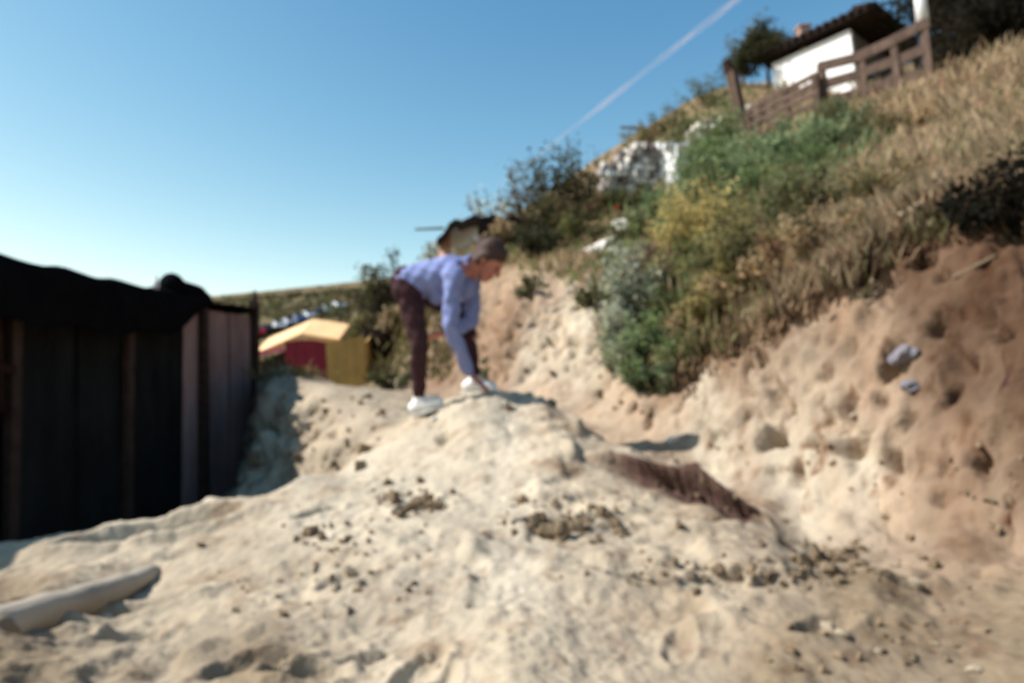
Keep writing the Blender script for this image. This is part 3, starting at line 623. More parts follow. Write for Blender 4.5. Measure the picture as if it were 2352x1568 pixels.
for vx, vy, sx, sy, sz, m, lab in [
    (1392, 578, .34, .34, .27, 'rock', 'large white boulder on the slope right of the green shrubs'),
    (1425, 535, .17, .17, .22, 'rock', 'upright white stone leaning on the large white boulder'),
    (1245, 498, .22, .2, .12, 'rock', 'small white stone in the skyline scrub'),
    (1425, 400, .18, .2, .2, 'rock', 'pale stone lying left of the ruined wall'),
    (1545, 1012, .035, .035, .045, 'rock', 'white pebble at the foot of the cut bank'),
    (2075, 812, .075, .06, .05, 'lilac_rock', 'lilac grey stone stuck high in the right part of the bank'),
    (2095, 890, .05, .045, .03, 'lilac_rock', 'smaller dull lilac stone below the other one in the bank'),
    (2120, 480, .16, .12, .07, 'clod', 'flat pale slab of earth on the slope above the fallen branch'),
    (2235, 1538, .018, .015, .010, 'clod', 'pale pebble in the bottom right corner'),
    (245, 1415, .017, .014, .010, 'rock', 'pale pebble on the sand below the shack'),
    (998, 962, .035, .03, .025, 'rock', 'whitish pebble in front of the back shoe')]:
    p, nn_ = hit(vx, vy); stone('stone', lab, 'stone', p - nn_*sz*.2, sx, sy, sz, M[m], random.choice(SMB), sink=.9)
# clods of earth in the foreground
CL = [(905, 1150, .055), (935, 1170, .045), (965, 1150, .05), (1000, 1165, .04), (985, 1145, .03), (920, 1185, .03),
      (1225, 1205, .05), (1255, 1225, .05), (1290, 1235, .055), (1320, 1215, .045), (1345, 1200, .035), (1240, 1190, .03),
      (1390, 1190, .045), (1410, 1205, .035), (1360, 1170, .03), (1200, 1150, .035), (1275, 1160, .03), (1430, 1225, .04),
      (1850, 1300, .045), (1880, 1285, .05), (1915, 1290, .055), (1950, 1280, .05), (1970, 1300, .045), (1905, 1315, .04), (1975, 1260, .03),
      (1765, 1325, .03), (1650, 1310, .03), (1680, 1320, .025), (1550, 1295, .03), (1510, 1300, .025), (1590, 1305, .025),
      (715, 1225, .035), (740, 1240, .03), (700, 1250, .022), (890, 1110, .04), (965, 1105, .03), (1560, 1210, .028), (1640, 1190, .03),
      (2145, 1300, .03), (2100, 1340, .022), (1900, 1440, .022), (1935, 1455, .018), (1250, 1420, .012), (800, 1310, .022), (830, 1340, .02), (770, 1350, .016),
      (1450, 1320, .02), (1490, 1330, .018), (660, 1540, .012), (985, 1510, .014), (1010, 1530, .012), (2020, 1500, .014), (2150, 1480, .012), (1700, 1395, .012)]
for i, (vx, vy, s) in enumerate(CL):
    p, nn_ = hit(vx, vy)
    zone = ('left heap of' if vx < 1100 else 'middle scatter of' if vx < 1500 else 'right scatter of')
    g = 'clods in the ' + zone.replace(' of', '') + ' of the foreground'
    lab = 'rough dry earth clod in the ' + zone + ' clods on the sand'
    stone('earth_clod', lab, 'clod', p, s*random.uniform(.5, 1.3), s*random.uniform(.45, 1.0), s*random.uniform(.5, .95), M['grey_clod'] if s > .027 else M['clod'], random.choice(SMB), group=g, sink=.75)
# crumbs: too small to pick apart
def crumbs(name, label, spots, mat_, seed):
    rr = random.Random(seed); mb = MB()
    for (vx, vy, s) in spots(rr):
        p, nn_ = hit(vx, vy)
        mb.box(p + nn_*s*.2, s, s*rr.uniform(.6, 1), s*rr.uniform(.5, .8), Matrix.Rotation(rr.uniform(0, 3), 3, Vector((rr.random(), rr.random(), rr.random()+.1)).normalized()), s*.22)
    o = mb.build(name, mat_); tag(o, label, 'soil', kind='stuff')
def sp_fore(rr):
    out = []
    for cx, cy, sx, sy, nn_ in ((950, 1150, 50, 22, 50), (1300, 1195, 90, 30, 90), (1900, 1300, 80, 25, 90), (750, 1250, 70, 40, 35), (1650, 1310, 150, 20, 60), (800, 1350, 150, 60, 35), (2050, 1460, 150, 60, 35)):
        for k in range(nn_):
            out.append((rr.gauss(cx, sx), min(1560, max(1100, rr.gauss(cy, sy))), rr.uniform(.006, .022)))
    return out
def sp_bank(rr): return [(rr.uniform(1500, 2350), rr.uniform(1000, 1260), rr.uniform(.008, .03)) for k in range(45)] + [(rr.uniform(1150, 1500), rr.uniform(660, 960), rr.uniform(.02, .06)) for k in range(20)] + [(rr.uniform(590, 900), rr.uniform(840, 1080), rr.uniform(.02, .07)) for k in range(40)]
crumbs('soil_crumbs', 'fine crumbs of dry earth scattered over the foreground', sp_fore, M['grey_clod'], 3)
crumbs('soil_crumbs', 'small lumps of earth stuck to the bank and heaps', sp_bank, M['grey_clod'], 4)
def stick(name, lab, a, b, r0, m, bend=.03, cat='branch'):
    a = Vector(a); b = Vector(b); mb = MB(); n_ = 7
    mb.tube([a.lerp(b, i/(n_-1)) + Vector((0, 0, bend*math.sin(i*1.3))) for i in range(n_)], [r0*(1-.5*i/(n_-1)) for i in range(n_)], 7)
    o = mb.build(name, m, None, True); tag(o, lab, cat); return o
p0, n0 = hit(1965, 560); p1, n1 = hit(2140, 475)
stick('fallen_branch', 'long pale weathered branch lying across the upper right slope', p0 + n0*.01, p1 + n1*.015, .028, M['grey_bark'], .0)
p0, n0 = hit(1952, 962); stick('broken_stick', 'short pale stick poking out of the bank face', p0 - n0*.03, p0 + n0*.06 + Vector((.06, -.02, .06)), .011, M['grey_bark'], .004, 'stick')
p0, n0 = hit(2190, 640); p1, n1 = hit(2290, 590); stick('root', 'dark bare root running along the reddish earth at right', p0 + n0*.0, p1 + n1*.01, .016, M['bark'], .0, 'root')

p0, n0 = hit(-60, 1430); p2_, n2 = hit(365, 1292)
mb = MB(); L = [p0.lerp(p2_, t) + Vector((.006*math.sin(t*5), 0, -.036 + .006*math.sin(t*7))) for t in [i/16 for i in range(17)]]
for q in L: q.z = max(q.z, gz(q.x, q.y) - .052)
for k in range(3):
    for i in range(1, 16): L[i] = (L[i-1] + L[i]*2 + L[i+1])/4
mb.tube(L, [(.054 - .014*i/16)*(1 + .07*math.sin(i*1.9) + .05*math.sin(i*.8))*(.55 if i == 16 else 1) for i in range(17)], 14); o = mb.build('half_buried_log', M['log'], None, True); tag(o, 'smooth pale grey log half buried in the sand at lower left', 'log')
# ------------------------------------------------------------------ black shack at the left
def lerp(a, b, t): return a + (b-a)*t
SA = Vector((-3.85, 2.6, 0)); SB = Vector((-3.52, 9.1, 0))          # front wall line
sdir = (SB-SA).normalized(); snor = Vector((sdir.y, -sdir.x, 0))      # towards the path
SL_ = (SB-SA).length
def wallp(s, z, off=0): q = SA + sdir*s + snor*off; return Vector((q.x, q.y, z))
zb = min(gz(*wallp(s, 0).xy) for s in (0, 1.5, 3, 4.5, SL_)) - .08
def topz(s): return np.interp(s, [0, 1.0, 2.4, 3.8, 5.3, SL_], [1.27, 1.26, 1.25, 1.32, 1.44, 1.52])
shack = empty('shack', wallp(SL_/2, zb), 'low black shack of dark metal sheets standing in shade at the left', 'shack')
def corr_sheet(name, s0, s1, z0f, z1f, m, off, par, amp=.012, pitch=.085, tilt=0.0):
    mb = MB(); n_ = max(6, int((s1-s0)/pitch*4)); rows = 3
    for i in range(n_+1):
        s = lerp(s0, s1, i/n_); o_ = off + amp*math.sin((s-s0)/pitch*2*math.pi)
        for j in range(rows+1):
            t = j/rows; mb.v.append(wallp(s + tilt*t, lerp(z0f(s), z1f(s), t), o_ + .01*math.sin(t*3+s0)))
    for i in range(n_):
        for j in range(rows):
            a_ = i*(rows+1)+j; mb.f.append((a_, a_+rows+1, a_+rows+2, a_+1)); mb.c.append(None)
    k = len(mb.v)                                                     # back skin gives the sheet thickness
    for v in list(mb.v): mb.v.append(v - snor*.006)
    for f in list(mb.f): mb.f.append(tuple(k+q for q in f[::-1])); mb.c.append(None)
    return mb.build(name, m, par, True)
cuts = [0, .8, 1.6, 2.4, 3.2, 4.0, 4.8, 5.35, 5.9, SL_-.06]
mats_ = ['black_sheet', 'black_sheet', 'black_sheet', 'grey_sheet', 'grey_sheet', 'grey_sheet', 'brown_sheet', 'brown_sheet', 'brown_sheet']
for i in range(len(cuts)-1):
    dz = random.uniform(-.03, .03)
    corr_sheet('wall_sheet', cuts[i]-.03, cuts[i+1]+.03, lambda s: zb, lambda s: topz(s)-.06+dz, M[mats_[i]], .0 if i % 2 else .03, shack, tilt=random.uniform(-.03, .03))
# far end wall and inner back walls, roof
def plain_wall(name, a, b, z0, z1a, z1b, m, th=.03):
    d_ = (b-a).normalized(); nrm = Vector((d_.y, -d_.x, 0))*th; mb = MB()
    L = [Vector((a.x, a.y, z0)), Vector((b.x, b.y, z0)), Vector((b.x, b.y, z1b)), Vector((a.x, a.y, z1a))]
    k = 0; mb.v = L + [q - nrm for q in L]; mb.f = [(0, 1, 2, 3), (7, 6, 5, 4), (0, 4, 5, 1), (1, 5, 6, 2), (2, 6, 7, 3), (3, 7, 4, 0)]; mb.c = [None]*6
    return mb.build(name, m, shack)
DPT = 2.6
q0, q1 = wallp(SL_-.05, 0, -.05), wallp(SL_-.05, 0, -DPT); plain_wall('end_wall', q0, q1, zb, 1.46, 1.15, M['brown_sheet'])
q0, q1 = wallp(0, 0, -.05), wallp(0, 0, -DPT); plain_wall('end_wall', q1, q0, zb, 1.1, 1.24, M['black_sheet'])
plain_wall('back_wall', wallp(SL_, 0, -DPT), wallp(0, 0, -DPT), zb, 1.15, 1.1, M['black_sheet'])
for i in range(8):                                                    # roof sheets sloping to the back
    s0, s1 = i*SL_/8 - .03, (i+1)*SL_/8 + .03; mb = MB(); nn2 = 16
    for k in range(nn2+1):
        s = lerp(s0, s1, k/nn2); w_ = .014*math.sin((s-s0)/.09*2*math.pi) + (.02 if i % 2 else 0)
        for t in (0, .5, 1): mb.v.append(wallp(s, lerp(topz(min(max(s, 0), SL_)), 1.14, t) + w_ + .03, lerp(.14, -DPT-.12, t)))
    for k in range(nn2):
        for j in range(2): a_ = k*3+j; mb.f.append((a_, a_+1, a_+4, a_+3)); mb.c.append(None)
    kk = len(mb.v); mb.v += [v - Vector((0, 0, .006)) for v in mb.v]; mb.f += [tuple(kk+q for q in f[::-1]) for f in mb.f]; mb.c = [None]*len(mb.f)
    mb.build('roof_sheet', M['black_sheet'], shack, True)
for s, h, m in ((SL_, 1.68, 'dark_wood'), (5.15, 1.38, 'dark_wood'), (2.4, 1.2, 'dark_wood'), (3.75, 1.1, 'dark_wood')):
    mb = MB(); mb.beam(wallp(s, zb-.2, .07), wallp(s + random.uniform(-.02, .02), h, .07), .10 if s > 5 else .06, .09, sdir, .006)
    if s > 5:
        mb.tube([wallp(s, h-.02, .07), wallp(s+.02, h+.16, .07)], [.05, .012], 6)
    mb.build('post', M[m], shack)
mb = MB(); mb.beam(wallp(2.2, 1.02, .075), wallp(3.5, .98, .075), .045, .06, jit=.004); mb.build('rail', M['rust'], shack)
mb = MB(); mb.beam(wallp(2.24, .20, .08), wallp(2.20, 1.0, .08), .05, .05, sdir, .005); mb.build('door_jamb', M['rust'], shack)
mb = MB(); mb.beam(wallp(2.0, .52, .085), wallp(2.35, .50, .085), .04, .06, jit=.004); mb.build('hinge', M['rust'], shack)
# black tarpaulin draped over the roof edge and a roll on top
mb = MB(); NS, NT = 46, 16
for i in range(NS+1):
    s = lerp(-.4, 5.0, i/NS)
    low = np.interp(s, [-.4, 1.6, 2.4, 3.3, 4.2, 4.7, 5.0], [.80, .78, .86, .88, .98, 1.2, 1.38]) + .03*math.sin(s*7)
    for j in range(NT+1):
        t = j/NT
        if t < .45: u = t/.45; off = .215 + .02*math.sin(s*6+u*4); z = lerp(low, topz(min(max(s, 0), SL_))+.05, u) + .0; off += .03*math.sin(u*3.1)
        else: u = (t-.45)/.55; off = lerp(.215, -2.2, u); z = lerp(topz(min(max(s, 0), SL_))+.085, 1.27, u) + .02*math.sin(s*9)*math.sin(u*9) + .03*mnoise.noise(Vector((s*4.3, u*5, .7))) + 0 + .035
        mb.v.append(wallp(s, z, off))
for i in range(NS):
    for j in range(NT): a_ = i*(NT+1)+j; mb.f.append((a_, a_+1, a_+NT+2, a_+NT+1)); mb.c.append(None)
kk = len(mb.v); mb.v += [v - Vector((0, 0, .004)) - snor*.003 for v in mb.v]; mb.f += [tuple(kk+q for q in f[::-1]) for f in mb.f]; mb.c = [None]*len(mb.f)
o = mb.build('tarpaulin', M['tarp'], None, True); tag(o, 'black tarpaulin draped over the roof and front edge of the shack', 'tarpaulin')
mb = MB(); n_ = 12
rl = [wallp(lerp(4.5, 5.4, i/n_), 1.525 + .02*math.sin(i*1.1), lerp(.02, -.05, i/n_)) for i in range(n_+1)]
mb.tube(rl, [.05] + [.125 + .014*math.sin(i*1.6) for i in range(1, n_)] + [.09], 12)
o = mb.build('rolled_tarpaulin', M['tarp'], None, True); tag(o, 'lumpy dark roll of sheeting lying on the roof of the shack', 'roll')
pb = wallp(4.15, topz(4.15)+.075, .10); bt = empty('plastic_bottle', pb, 'tiny bright white bottle standing on the roof edge of the shack', 'bottle')
mb = MB(); mb.tube([pb + Vector((0, 0, z)) for z in (0, .07, .09, .11)], [.028, .03, .02, .012], 10); mb.build('bottle_body', M['white_paint'], bt, True)
mb = MB(); mb.tube([pb + Vector((0, 0, z)) for z in (.1105, .13)], [.014, .014], 10); mb.build('cap', M['white_paint'], bt)
# ------------------------------------------------------------------ hen house with red side and yellow board
HD = 13.0
hh = empty('hen_house', onground(740, HD), 'small red and yellow hen house with a cream roof behind the heaps', 'hen house')
def P(vx, vy, d): return at(vx, vy, d)
def slab(name, L, th, m, par):
    nrm = (L[1]-L[0]).cross(L[2]-L[0]).normalized()*th
    k = len(L); mb = MB(); mb.v = [Vector(q) for q in L] + [Vector(q)+nrm for q in L]
    mb.f = [tuple(range(k))[::-1], tuple(range(k, 2*k))] + [(i, (i+1) % k, (i+1) % k+k, i+k) for i in range(k)]; mb.c = [None]*len(mb.f)
    return mb.build(name, m, par)
rg0, rg1 = P(693, 766, HD-.35), P(775, 783, HD-.5)                      # roof slopes
e0, e1 = P(588, 812, HD+.1), P(690, 800, HD-1.0)
bk = Vector((.06, .62, .36))
rf = slab('roof', [P(583, 812, HD), P(690, 766, HD-.1), P(690, 766, HD-.1)+bk, P(583, 812, HD)+bk], -.09, M['cream_paint'], hh)
slab('roof', [P(690, 765, HD-.1), P(778, 779, HD-.15), P(778, 779, HD-.15)+bk, P(690, 765, HD-.1)+bk], -.10, M['cream_paint'], hh)
slab('fascia', [P(580, 822, HD-.05), P(652, 806, HD-.08), P(652, 796, HD-.08), P(580, 811, HD-.05)], .04, M['pink_paint'], hh)
pan = [656, 680, 705, 730, 757]
for i in range(4):                                                       # red boards of the side
    a_, b_ = pan[i], pan[i+1]-1
    slab('red_board', [P(a_, 900, HD), P(b_, 900, HD), P(b_, 781, HD-.02), P(a_, 781, HD-.02)], .035, M['red_paint'], hh)
yb = [757, 779, 801, 823, 845]
for i in range(4):
    a_, b_ = yb[i], yb[i+1]-.6; a2, b2 = a_-8+i*0, b_-8
    slab('yellow_board', [P(a_, 915, HD-.16), P(b_, 915, HD-.16), P(b2, np.interp(b_, [757, 845], [788, 770]), HD-.16), P(a2, np.interp(a_, [757, 845], [788, 770]), HD-.16)], .035, M['yellow_paint'], hh)
slab('back_wall', [P(600, 900, HD+.9), P(830, 900, HD+.9), P(830, 800, HD+.9), P(690, 790, HD+.9), P(600, 830, HD+.9)], .04, M['dark_wood'], hh)
slab('side_wall', [P(845, 915, HD-.1), P(845, 915, HD-.1)+bk*.9, P(836, 795, HD-.1)+bk*.9, P(838, 785, HD-.1)], .03, M['yellow_paint'], hh)
# ------------------------------------------------------------------ white house up the hill
cor = at(1968, 215, 26.0); cor.z = min(cor.z, gz(cor.x, cor.y)) - .3
u1 = Vector((-.656, .755, 0)); u2 = Vector((.755, .656, 0))
zt = at(1965, 58, 26.0).z
L1, L2 = 3.2, 4.2
ho = empty('house', cor, 'small white house with dark overhanging tiled roof up the hill', 'house')
def hp(a_, b_, z): q = cor + u1*a_ + u2*b_; return Vector((q.x, q.y, z))
z0 = cor.z - .6
def hwall(name, a_, b_, m, inward):
    L = [Vector((a_.x, a_.y, z0)), Vector((b_.x, b_.y, z0)), Vector((b_.x, b_.y, zt)), Vector((a_.x, a_.y, zt))]
    mb = MB(); mb.v = L + [q + inward*.2 for q in L]; mb.f = [(0, 1, 2, 3), (7, 6, 5, 4), (0, 4, 5, 1), (1, 5, 6, 2), (2, 6, 7, 3), (3, 7, 4, 0)]; mb.c = [None]*6
    return mb.build(name, m, ho)
hwall('white_wall', hp(0, 0, 0), hp(L1, 0, 0), M['white_wall'], u2)
gw = hwall('gable_wall', hp(0, .21, 0), hp(0, L2, 0), M['grey_wall'], u1)
hwall('rear_wall', hp(L1, .21, 0), hp(L1, L2, 0), M['white_wall'], -u1)
hwall('side_wall', hp(.21, L2, 0), hp(L1-.21, L2, 0), M['grey_wall'], -u2)
for b_ in (1.6, 3.0):
    w0 = hp(-.02, b_, zt-1.7); mb = MB(); mb.quad(w0, w0 + u2*.6, w0 + u2*.6 + Vector((0, 0, .8)), w0 + Vector((0, 0, .8))); wdw = mb.build('window', M['glass'], ho)
    for k in (0, 1):
        mb = MB(); mb.beam(w0 + u2*(.6*k) - u1*.02, w0 + u2*(.6*k) - u1*.02 + Vector((0, 0, .8)), .06, .06, u1); mb.build('frame', M['dark_wood'], wdw)
OH = 1.0
A_, B_, C_, D_ = hp(-OH, -.34, zt+.46), hp(L1+OH*.5, -.34, zt+.46), hp(L1+OH*.5, L2+OH, zt+.46), hp(-OH, L2+OH, zt+.46)
R0, R1 = hp(L1/2, L1/2, zt+1.25), hp(L1/2, L2-L1/2+.4, zt+1.25)
mb = MB(); dn = Vector((0, 0, -.22))
mb.quad(A_, B_, C_, D_); mb.v += []; 
mb.quad(A_+dn, D_+dn, C_+dn, B_+dn)
mb.c = [None]*2; mb.v = []; mb.f = []; mb.c = []
for a_, b_ in ((A_, B_), (B_, C_), (C_, D_), (D_, A_)): mb.quad(a_+dn, b_+dn, b_, a_)
mb.quad(A_+dn, D_+dn, C_+dn, B_+dn); mb.tri(A_, B_, R0); mb.quad(B_, C_, R1, R0); mb.tri(C_, D_, R1); mb.quad(D_, A_, R0, R1)
roof = mb.build('roof', M['roof_tile'], ho)
tile_me = None
def tiles(a_, b_, top, cnt):                                            # barrel tiles along the eave
    global tile_me
    d_ = (b_-a_).normalized(); upv = (top - (a_+b_)/2)
    for k in range(cnt):
        q = a_.lerp(b_, (k+.5)/cnt)
        upn = ((a_+b_)/2 + upv - q); upn = (upv - d_*upv.dot(d_)).normalized()
        if tile_me is None:
            m_ = MB(); m_.tube([Vector((0, -.1, .03)), Vector((0, .75, .05))], [.115, .095], 8); tile_me = m_.mesh('tile', True); tile_me.materials.append(M['roof_tile'])
        o_ = bpy.data.objects.new('tile', tile_me); COL.objects.link(o_); o_.parent = roof
        rot = Matrix((d_, upn, d_.cross(upn))).transposed().to_4x4()
        o_.matrix_basis = Matrix.Translation(q) @ rot @ Matrix.Rotation(random.uniform(-.06, .06), 4, 'Z') 
tiles(A_, B_, R0, 15); tiles(D_, A_, R0.lerp(R1, .5), 18)
ch = hp(L1*.62, .5, zt); mb = MB(); mb.box(ch + Vector((0, 0, .55)), .42, .42, 1.2, None, .01); chm = mb.build('chimney', M['chimney'], roof)
mb = MB(); mb.box(ch + Vector((0, 0, 1.19)), .54, .54, .08, None, .01); mb.build('chimney_cap', M['chimney'], ho)
# ------------------------------------------------------------------ fence
def fence(posts, rails, label, thick=.09, rh=.135):
    """posts: list of (vx, vy_top, vy_foot, d); rails: fractions of post height"""
    fo = empty('fence', at(*(posts[0][0], posts[0][2], posts[0][3])), label, 'fence'); PP = []
    for vx, vt, vf, d in posts:
        f_ = at(vx, vf, d); t_ = at(vx, vt, d); f_.x, f_.y = t_.x, t_.y
        f_.z = min(f_.z, gz(f_.x, f_.y)) - .25
        mb = MB(); mb.beam(f_, t_, thick, thick, u2, .008); mb.build('post', M['fence_wood'], fo); PP.append((at(vx, vf, d), t_))
    for i in range(len(PP)-1):
        for r_ in rails:
            a_ = PP[i][0].lerp(PP[i][1], r_); b_ = PP[i+1][0].lerp(PP[i+1][1], r_ + random.uniform(-.03, .03)); dd = (b_-a_).normalized()
            mb = MB(); o_ = -u2*0 + dd.cross(Vector((0, 0, 1)))*(.065); o_ = o_ if o_.dot(Vector((0, -1, 0))) > 0 else -o_
            mb.beam(a_ - dd*.06 + o_, b_ + dd*.06 + o_, .045, rh*thick/.09, jit=.008); mb.build('rail', M['fence_wood'], fo)
fence([(2122, 48, 190, 13.9), (2052, 88, 205, 14.2), (1978, 125, 225, 14.6), (1886, 150, 255, 15.0)], (.92, .52, .12), 'open brown rail fence running in front of the house gable', .14)
fence([(1872, 172, 262, 14.9), (1806, 205, 290, 15.4), (1750, 235, 315, 15.9), (1722, 252, 330, 16.3)], (.95, .72, .48, .22), 'close railed brown fence section left of the white wall', .12, .092)
lp = empty('gate_post', at(1705, 285, 18.0), 'thick leaning brown post at the left end of the fence', 'post')
mb = MB(); q = at(1712, 300, 18.0); q.z = min(q.z, gz(q.x, q.y)) - .2; mb.beam(q, at(1680, 165, 18.0), .24, .22, u2, .02); mb.build('shaft', M['fence_wood'], lp)
mb = MB(); mb.tube([at(1680, 167, 18.0), at(1666, 140, 18.0)], [.13, .10], 8); mb.build('cap', M['dark_wood'], lp)
# two tone pole
pt, pbm = at(2112, -60, 13.9), at(2133, 190, 13.9); pb_ = Vector((pbm.x, pbm.y, min(pbm.z, gz(pbm.x, pbm.y)) - .3)); pj = at(2121, 68, 13.9)
po = empty('painted_pole', pb_, 'round pole painted white above and black below beside the fence', 'pole')
pt.x, pt.y = lerp(pb_.x, pt.x, .5), lerp(pb_.y, pt.y, .5)
k_ = (pj.z-pb_.z)/(pt.z-pb_.z); pj = pb_.lerp(pt, k_)
mb = MB(); mb.tube([pj, pt], [.115, .11], 12); mb.build('white_shaft', M['white_paint'], po, True)
mb = MB(); mb.tube([pb_, pj - Vector((0, 0, .003))], [.13, .128], 12); mb.build('black_base', M['black_paint'], po, True)
# whitewashed stone by the gate post
B('flowering_shrub', 'shrub full of white blossom beside the leaning gate post', 'bush', onground(1735, 19.0), 1.0, .85, 26, 120, .09, [(.62, .66, .55), (.75, .76, .70), (.22, .26, .12)], stem_r=.01, open_=.1)
# ------------------------------------------------------------------ ruined rubble wall with a white pillar
RD = 12.4
rw = empty('ruined_wall', at(1470, 460, RD), 'ruined grey rubble wall left of a white pillar on the slope', 'wall')
for r_ in range(9):
    for c_ in range(12):
        fx = c_/11; vx = 1385 + fx*140 + (r_ % 2)*6; vb = np.interp(vx, [1385, 1530], [462, 470]); vt = np.interp(vx, [1385, 1430, 1480, 1530], [385, 350, 322, 312])
        vy = vb - r_*16
        vx += random.uniform(-2, 2); vy += random.uniform(-2, 2)
        if vy < vt or random.random() < .05: continue
        q = at(vx, vy, RD + random.uniform(-.06, .06))
        bm_ = MB(); bm_.box((0, 0, 0), .118*random.uniform(.7, 1.15), .22, .118*random.uniform(.8, 1.05), None, .014); me = bm_.mesh('stone')
        me.materials.append(M['white_wall'] if random.random() < .12 else M['rock'] if random.random() < .38 else M['stone'] if random.random() < .6 else M['dark_stone'])
        o_ = bpy.data.objects.new('stone', me); COL.objects.link(o_); o_.parent = rw; o_.matrix_parent_inverse = Matrix.Translation(-Vector(rw.location))
        o_.matrix_basis = Matrix.Translation(q) @ Matrix.Rotation(R(-42), 4, 'Z') @ Matrix.Rotation(random.uniform(-.08, .08), 4, 'Y')
mb = MB(); mb.box(at(1460, 435, RD+.16), 1.0, .12, .75, Matrix.Rotation(R(3), 3, 'Y')); mb.build('mortar_core', M['stone'], rw)
pl = empty('white_pillar', at(1552, 470, RD-.1), 'bright whitewashed pillar at the right end of the ruined wall', 'pillar')
q0 = at(1552, 478, RD-.1); q0.z = min(q0.z, gz(q0.x, q0.y)) - .1; q1 = at(1548, 345, RD-.1)
mb = MB(); mb.beam(q0, q1, .34, .34, u2, .02); mb.build('shaft', M['white_wall'], pl)
mb = MB(); mb.box(q1 + Vector((0, 0, .03)), .42, .42, .07, None, .01); mb.build('cap', M['white_wall'], pl)
gwl = empty('garden_wall', at(1615, 330, 17.0), 'crumbling pale garden wall half hidden by shrubs right of the pillar', 'wall')
for k in range(9):
    for j in range(4):
        if j > 3 - (k % 3 == 0) or random.random() < .08: continue
        q = at(1582 + k*9 + random.uniform(-2, 2) + (j % 2)*4, 338 - j*15 + random.uniform(-2, 2) - k*2.5, 17.0 + random.uniform(-.04, .04)); me = random.choice(SMB).copy(); me.materials.clear(); me.materials.append(M['rock'] if random.random() < .7 else M['stone'])
        o_ = bpy.data.objects.new('stone', me); COL.objects.link(o_); o_.parent = gwl; o_.matrix_parent_inverse = Matrix.Translation(-Vector(gwl.location))
        o_.matrix_basis = Matrix.Translation(q) @ Matrix.Rotation(random.uniform(-1, 1), 4, 'Y') @ Matrix.Diagonal((.075, .12, .095, 1))
stick('projecting_beam', 'thin grey beam end jutting left on the skyline above the ruined wall', at(1425, 293, 24), at(1530, 300, 24.5), .05, M['bark'], .0, 'beam')
# ------------------------------------------------------------------ hut on the shoulder behind the person
HT = 11.8
hu = empty('turf_hut', at(1080, 590, HT), 'pale walled hut with dark turf roof behind the head of the person', 'hut')
slab('white_wall', [P(1036, 610, HT+.42), P(1096, 600, HT-.05), P(1096, 520, HT-.05), P(1034, 530, HT+.42)], -.15, M['white_wall'], hu)
slab('earth_wall', [P(1000, 640, HT+.7), P(1035, 620, HT+.43), P(1033, 526, HT+.43), P(1012, 552, HT+.7)], -.15, M['chimney'], hu)
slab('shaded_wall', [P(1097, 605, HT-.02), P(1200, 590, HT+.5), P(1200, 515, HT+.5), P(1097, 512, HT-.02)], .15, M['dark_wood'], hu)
mb = MB(); n_ = 14
for i in range(n_+1):
    t = i/n_; vx = lerp(1003, 1205, t); vt = np.interp(vx, [1003, 1040, 1110, 1205], [548, 506, 494, 500]) + 5*math.sin(i*1.9); vb = vt + np.interp(vx, [1003, 1060, 1205], [14, 22, 30])
    d_ = HT - .18 + .5*t*(t > .5)
    for q in (at(vx, vb, d_), at(vx, vt, d_), at(vx, vt+4, d_+.9), at(vx, vb+4, d_+.9)): mb.v.append(q)
for i in range(n_):
    for j in range(4): mb.f.append((i*4+j, i*4+(j+1) % 4, i*4+4+(j+1) % 4, i*4+4+j)); mb.c.append(None)
mb.f += [(0, 3, 2, 1), (n_*4, n_*4+1, n_*4+2, n_*4+3)]; mb.c += [None]*2
mb.build('turf_roof', M['dark_wood'], hu)
mb = MB(); mb.tube([at(953, 527, HT+.1), at(1020, 524, HT+.2)], [.018, .024], 6); mb.build('beam_end', M['bark'], hu)
# ------------------------------------------------------------------ the person
def caps(mb, p0, r0, p1, r1, seg=14):
    p0 = Vector(p0); p1 = Vector(p1); d = (p1-p0); L = d.length; d = d.normalized() if L > 1e-6 else Vector((0, 0, 1))
    pts_, rd = [], []
    for k in range(5): a_ = math.pi/2*(k/4); pts_.append(p0 - d*r0*math.cos(a_)); rd.append(max(1e-4, r0*math.sin(a_)))
    for k in range(5): a_ = math.pi/2*(k/4); pts_.append(p1 + d*r1*math.sin(a_)); rd.append(max(1e-4, r1*math.cos(a_)))
    # explicit rings
    x = d.orthogonal().normalized(); y = d.cross(x); base = len(mb.v)
    for q, r_ in zip(pts_, rd):
        for k in range(seg): a_ = 2*math.pi*k/seg; mb.v.append(q + (x*math.cos(a_) + y*math.sin(a_))*r_)
    n_ = len(pts_)
    for i in range(n_-1):
        for k in range(seg): k2 = (k+1) % seg; mb.f.append((base+i*seg+k, base+i*seg+k2, base+(i+1)*seg+k2, base+(i+1)*seg+k)); mb.c.append(None)
    mb.f.append(tuple(base+k for k in range(seg))[::-1]); mb.f.append(tuple(base+(n_-1)*seg+k for k in range(seg))); mb.c += [None]*2
def chain(mb, L, seg=14):
    for (a_, ra), (b_, rb) in zip(L[:-1], L[1:]): caps(mb, a_, ra, b_, rb, seg)
